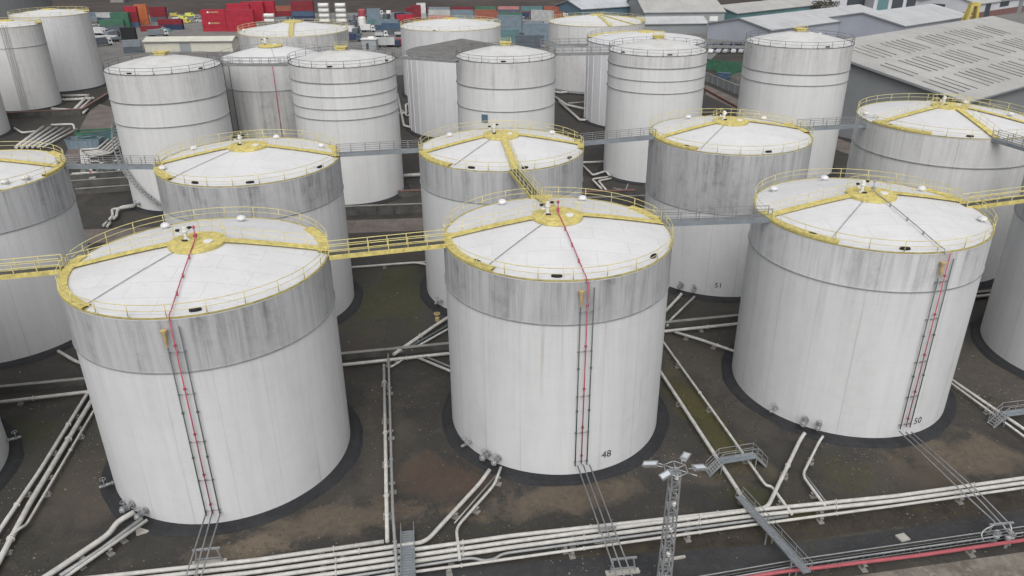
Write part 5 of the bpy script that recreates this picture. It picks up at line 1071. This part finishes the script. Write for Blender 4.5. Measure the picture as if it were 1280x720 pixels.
t = thing('cabin', 'small white roofed cabin beside the grey trailer', 'cabin', (-59.77, 340.58, 0), -.08); mb = MB(); mb.box((0, 0, 2.2), (6.2, 4, 4.4)); mb.build('wall', 'sheet_grey', t); mb = MB(); mb.box((0, 0, 4.5), (6.8, 4.8, .25)); mb.build('roof', 'white_far', t); mb = MB(); mb.box((-.6, -2.05, 1.6), (1, .1, 2.6)); mb.build('door', 'door_dark', t)
def truck(label, c, rz, cab='white', body='palegrey', L=7, bh=2.6, grp=None):
    t = thing('truck', label, 'truck', c, rz, grp); mb = MB()
    mb.add([(L/2, -1.2, .7), (L/2+2, -1.2, .7), (L/2+2, 1.2, .7), (L/2, 1.2, .7), (L/2, -1.2, 3), (L/2+1.5, -1.2, 3), (L/2+1.5, 1.2, 3), (L/2, 1.2, 3)], [(0, 3, 2, 1), (4, 5, 6, 7), (0, 1, 5, 4), (1, 2, 6, 5), (2, 3, 7, 6), (3, 0, 4, 7)]); mb.build('cab', 'c_'+cab, t)
    mb = MB(); mb.add([(L/2+1.95, -1.05, 1.9), (L/2+1.95, 1.05, 1.9), (L/2+1.62, 1.05, 2.8), (L/2+1.62, -1.05, 2.8)], [(0, 1, 2, 3)]); mb.box((L/2+.9, -1.22, 2.2), (.9, .04, .7)); mb.build('windscreen', 'glass_dark', t)
    mb = MB(); mb.box((-.3, 0, 1.05+bh/2), (L, 2.4, bh)); mb.build('body', 'c_'+body, t)
    mb = MB(); mb.box((.5, 0, .9), (L+2, .9, .25)); mb.build('chassis', 'black', t)
    for x_ in (-L/2+.8, -L/2+2, L/2+1):
        for s_ in (-1, 1): m = MB(); m.tube([(x_, s_*1.0, .5), (x_, s_*1.25, .5)], .5, 12); m.build('wheel', 'tyre', t)
    return t
truck('long grey box trailer with a dark cab, next to the small white cabin', (-54.25, 347.39, 0), 0, 'navy', 'palegrey', 9, 3)
truck('white cabbed dark truck behind the four ring tank, nearest', (-73.7, 385.79, 0), 1.5, 'white', 'slate', 6)
truck('white cabbed dark truck behind the four ring tank, second', (-80.07, 414.44, 0), 1.5, 'white', 'slate', 6)
truck('pale truck left of the red vessel', (-86.96, 447.37, 0), 1.5, 'white', 'grey', 6)
truck('white truck between the trucks and the blue boxes', (-71.61, 400.87, 0), .1, 'white', 'white', 5)
truck('small pale truck above the grey trailer', (-61.54, 379.27, 0), .1, 'white', 'palegrey', 4, 1.2)
truck('white truck near the far blue grey boxes', (-68.28, 449.96, 0), 1.3, 'white', 'slate', 5)
truck('red and white lorry by the long blue row', (-51.78, 349.68, 0), .4, 'red', 'white', 5, .9)
CARM = {}
def car(label, c, rz, col, van=False, grp='cars parked by the lilac shed'):
    t = thing('parked_van' if van else 'parked_car', label, 'van' if van else 'car', c, rz, grp); key = (col, van)
    if key not in CARM:
        L, W, Hh = (5.4, 2.0, 2.2) if van else (4.4, 1.8, 1.45); prof = ([(-L/2, .35), (-L/2, 1.9), (-L/2+.2, Hh), (L/2-1.3, Hh), (L/2-.6, 1.3), (L/2, 1.1), (L/2, .35)] if van else [(-L/2, .35), (-L/2, .9), (-L/2+.5, .95), (-L/2+1.0, Hh), (.5, Hh), (1.2, .95), (L/2, .8), (L/2, .35)])
        n = len(prof); mb = MB(); mb.add([(x_, -W/2, z_) for x_, z_ in prof]+[(x_, W/2, z_) for x_, z_ in prof], [tuple(range(n)), tuple(range(2*n-1, n-1, -1))]+[(i, n+i, n+(i+1) % n, (i+1) % n) for i in range(n)]); a = mb.build('body', 'c_'+col, t)
        mb = MB(); z0, z1 = (1.25, Hh-.15) if van else (.98, Hh-.08); x0, x1 = (L/2-1.9, L/2-1.0) if van else (-L/2+.95, .75); mb.box(((x0+x1)/2, 0, (z0+z1)/2), (x1-x0, W+.04, z1-z0)); b = mb.build('windows', 'glass_dark', t); ws = []
        for x_ in (-L/2+.85, L/2-.85):
            for s_ in (-1, 1): m = MB(); m.tube([(x_, s_*(W/2-.18), .33), (x_, s_*(W/2+.03), .33)], .33, 10); ws.append(m.build('wheel', 'tyre', t).data)
        CARM[key] = (a.data, b.data, ws)
    else:
        a, b, ws = CARM[key]; mesh_obj('body', a, t); mesh_obj('windows', b, t)
        for q in ws: mesh_obj('wheel', q, t)
    return t
ORD = ['first', 'second', 'third', 'fourth', 'fifth', 'sixth', 'seventh', 'eighth', 'ninth', 'tenth', 'eleventh']
rr = random.Random(5)
for row, (y_, q) in enumerate((('back', [(87.29, 344.3), (89.68, 344.17), (92.07, 344.03), (94.45, 343.9), (96.83, 343.76), (99.21, 343.63), (101.59, 343.49), (103.97, 343.36)]), ('middle', [(85.79, 333.78), (88.44, 333.63), (91.09, 333.49), (93.73, 333.34), (96.38, 333.2), (99.02, 333.05)]), ('front', [(82.1, 323.96), (85.33, 323.79), (88.23, 323.64), (91.12, 323.48), (94.34, 323.31), (97.23, 323.16)]))):
    for k, p in enumerate(q):
        col = rr.choice(['navy', 'black', 'slate', 'navy', 'slate', 'black']) if row < 2 else ['white', 'silver', 'silver', 'palegrey', 'silver', 'slate'][k]
        car(f'{col} parked car, {ORD[k]} from the left in the {y_} row before the lilac shed', (p[0], p[1], .02), 1.1+rr.uniform(-.15, .15), col)
for k, (p, col, v) in enumerate((((-186.63, 462.39), 'lime', True), ((-188.9, 479.39), 'lime', True), ((-178.6, 446.09), 'yellow', True), ((-186.7, 454.39), 'white', True), ((-173.05, 451.47), 'white', False), ((-181.29, 470.27), 'silver', False), ((-198.15, 480.08), 'yellow', True), ((-176.44, 449.77), 'palegrey', False))):
    car(['pale lime van, left of the pair behind the maroon row', 'pale lime van, farther of the pair behind the maroon row', 'yellow van in front of the lime ones', 'white van at the left of the yellow ones', 'white car beside the lettered red stack, nearer', 'silver car beside the lettered red stack, farther', 'yellow van farthest left, by the dark mast', 'pale car squeezed among the yellow vans'][k], (p[0], p[1], .02), .1*k, col, v, 'vans and cars by the lettered red stack')
for k, (p, L_, rz, col, lab) in enumerate((((74.36, 284.16, 0), 11, -.75, 'c_green', 'green open container with pale lid, nearest the ringed tank'), ((76.27, 275.83, 0), 8, -.75, 'c_green', 'dark green skip, middle one behind the panel wall'), ((81.59, 278.83, 0), 11, -.5, 'c_green', 'dark green skip, right one behind the panel wall'))):
    skip(lab, p, L_, 3.2, 3, rz, col, 'green skips behind the panel wall')
t = thing('sand_heap', 'dark round heap of scrap behind the panel wall', 'heap', (76.24, 259.19, 0)); mb = MB(); mb.lathe([(4.5, 0), (3.6, 1.6), (2, 2.8), (.01, 3.2)], 14); mb.build('heap', 'concrete_dark', t)
t = thing('blue_bin', 'blue crate against the panel wall', 'crate', (72.45, 265.19, 0), -.6); mb = MB(); mb.box((0, 0, 1), (4, 2, 2)); mb.build('body', 'c_blue', t); mb = MB(); mb.box((0, 0, 2.06), (4.2, 2.2, .12)); mb.build('lid', 'c_blue', t)
t = thing('rubble_heap', 'turquoise heap of sheeting beside the maroon row', 'heap', (-175.27, 407.46, 0)); mb = MB(); mb.lathe([(4.5, 0), (3.2, 1.5), (1.6, 1.8), (.01, 2.6)], 9); mb.build('sheeting', 'c_teal', t)
# pillars and girder of the railway crossing at the top left
for k, (q, s_) in enumerate((((-247.53, 516.49), 5), ((-197.65, 543.97), 6))):
    t = thing('viaduct_pillar', ('pale concrete pillar at the top left, left one', 'pale concrete pillar at the top left, right one')[k], 'pillar', (*q, 0)); mb = MB(); mb.box((0, 0, 10), (s_*1.7, 3, 20)); mb.build('shaft', 'concrete', t); mb = MB(); mb.box((0, 0, 20.5), (s_*2.4, 4, 1.2)); mb.build('cap', 'concrete', t)
t = thing('railway_fence', 'grey rail fence along the foot of the embankment at the top left', 'fence', (-288.67, 509.89, 0)); L_ = 80
for k in range(21): m = MB(); m.box((k*4, 0, 1.6), (.25, .25, 3.2)); m.build('post', 'concrete', t)
mb = MB(); mb.box((40, 0, 3.0), (80, .2, .5)); mb.box((40, 0, 1.6), (80, .15, .3)); mb.build('rail', 'concrete', t)
# bare scrub beside the white works building
def scrubby(label, c, h, seed):
    t = thing('bare_tree', label, 'tree', c); r_ = random.Random(seed); mb = MB()
    mb.tube([(0, 0, 0), (.2, 0, h*.4), (0, .2, h*.75)], [.22, .16, .08], 6); mb.build('trunk', 'wood', t); mb = MB()
    for k in range(260):
        a = r_.uniform(0, 2*pi); q = r_.uniform(.1, 1)**.6*h*.42; z_ = h*.25+r_.uniform(0, 1)*h*.75; q *= 1-.5*abs(z_/h-.55)
        p = Vector((q*cos(a), q*sin(a), z_)); d = Vector((r_.uniform(-1, 1), r_.uniform(-1, 1), r_.uniform(-.2, 1)))*.7; mb.bar(p, p+d, .09, .3)
    mb.build('crown', 'scrub', t)
for k, q in enumerate([(172.47, 456.81, 0), (174.5, 452.5, 0), (183.32, 468.91, 0), (180.16, 452.08, 0), (177.62, 482.99, 0)]): scrubby(['first', 'second', 'third', 'fourth', 'last'][k]+' brown leafless tree from the left, before the works doorway' if k < 4 else 'brown leafless tree at the left end, beside the parked trailers', q, 8, k)
for k, q in enumerate([(168.34, 483.72, 0), (172.36, 478.77, 0)]): truck(('left', 'right')[k]+' pale trailer parked before the white works building', q, .05, 'white', 'silver', 12, 2.4)

# parked lorries and trailers crowding the yard
rr = random.Random(21)
spots = [(-73.48, 366.23), (-80.11, 395.19), (-87.45, 467.63), (-81.84, 467.22), (-78.53, 475.55), (-67.06, 423.87), (-62.12, 457.51), (-59.48, 465.58), (-50.13, 419.26), (-46.66, 486.54), (-50.45, 381.46), (-72.78, 450.28), (-114.65, 403.61), (-124.02, 438.57), (-232.0, 445.98), (-211.66, 409.77), (-202.1, 396.67), (-242.74, 470.54), (-183.78, 357.07), (-190.73, 384.19), (-182.32, 372.57), (-205.85, 485.05), (-180.62, 427.94), (-171.18, 388.81), (-12.08, 384.95), (3.76, 437.2), (7.92, 452.46), (27.99, 451.01), (5.21, 415.58), (-7.09, 409.66)]
for k, p in enumerate(spots):
    lab = ['by the four ring tank, nearest row', 'by the four ring tank, second row', 'at the bank foot, centre left', 'at the bank foot beside the red vessel', 'at the bank foot behind the teal stack', 'between teal stack and blue row', 'left of the maroon upright pair', 'under the maroon upright pair', 'beside the plain far tank roof', 'at the foot of the bank, middle', 'by the long grey trailer', 'behind the teal stack', 'between the tank containers, nearer', 'between the tank containers, farther', 'beside the far left tank, upper', 'beside the far left tank, lower', 'beside the far left tank, by the low pale box', 'beside the far left tank, topmost', 'left of the cream building, nearest', 'left of the black box, upper', 'left of the black box, lower', 'behind the yellow vans', 'beside the yellow vans', 'behind the cream building', 'in the gap, far left', 'in the gap, upper middle', 'in the gap, upper right', 'by the blue shed corner', 'in the gap, middle', 'in the gap, left of middle'][k]
    truck('parked lorry '+lab, (p[0], p[1], .02), rr.choice((0, .1, 1.5, -.3, .8)), rr.choice(('white', 'white', 'slate', 'blue', 'maroon', 'palegrey')), rr.choice(('palegrey', 'slate', 'grey', 'white', 'bluegrey', 'navy')), rr.uniform(5, 9), rr.choice((1.0, 2.4, 2.6)), 'lorries parked in the container yard')
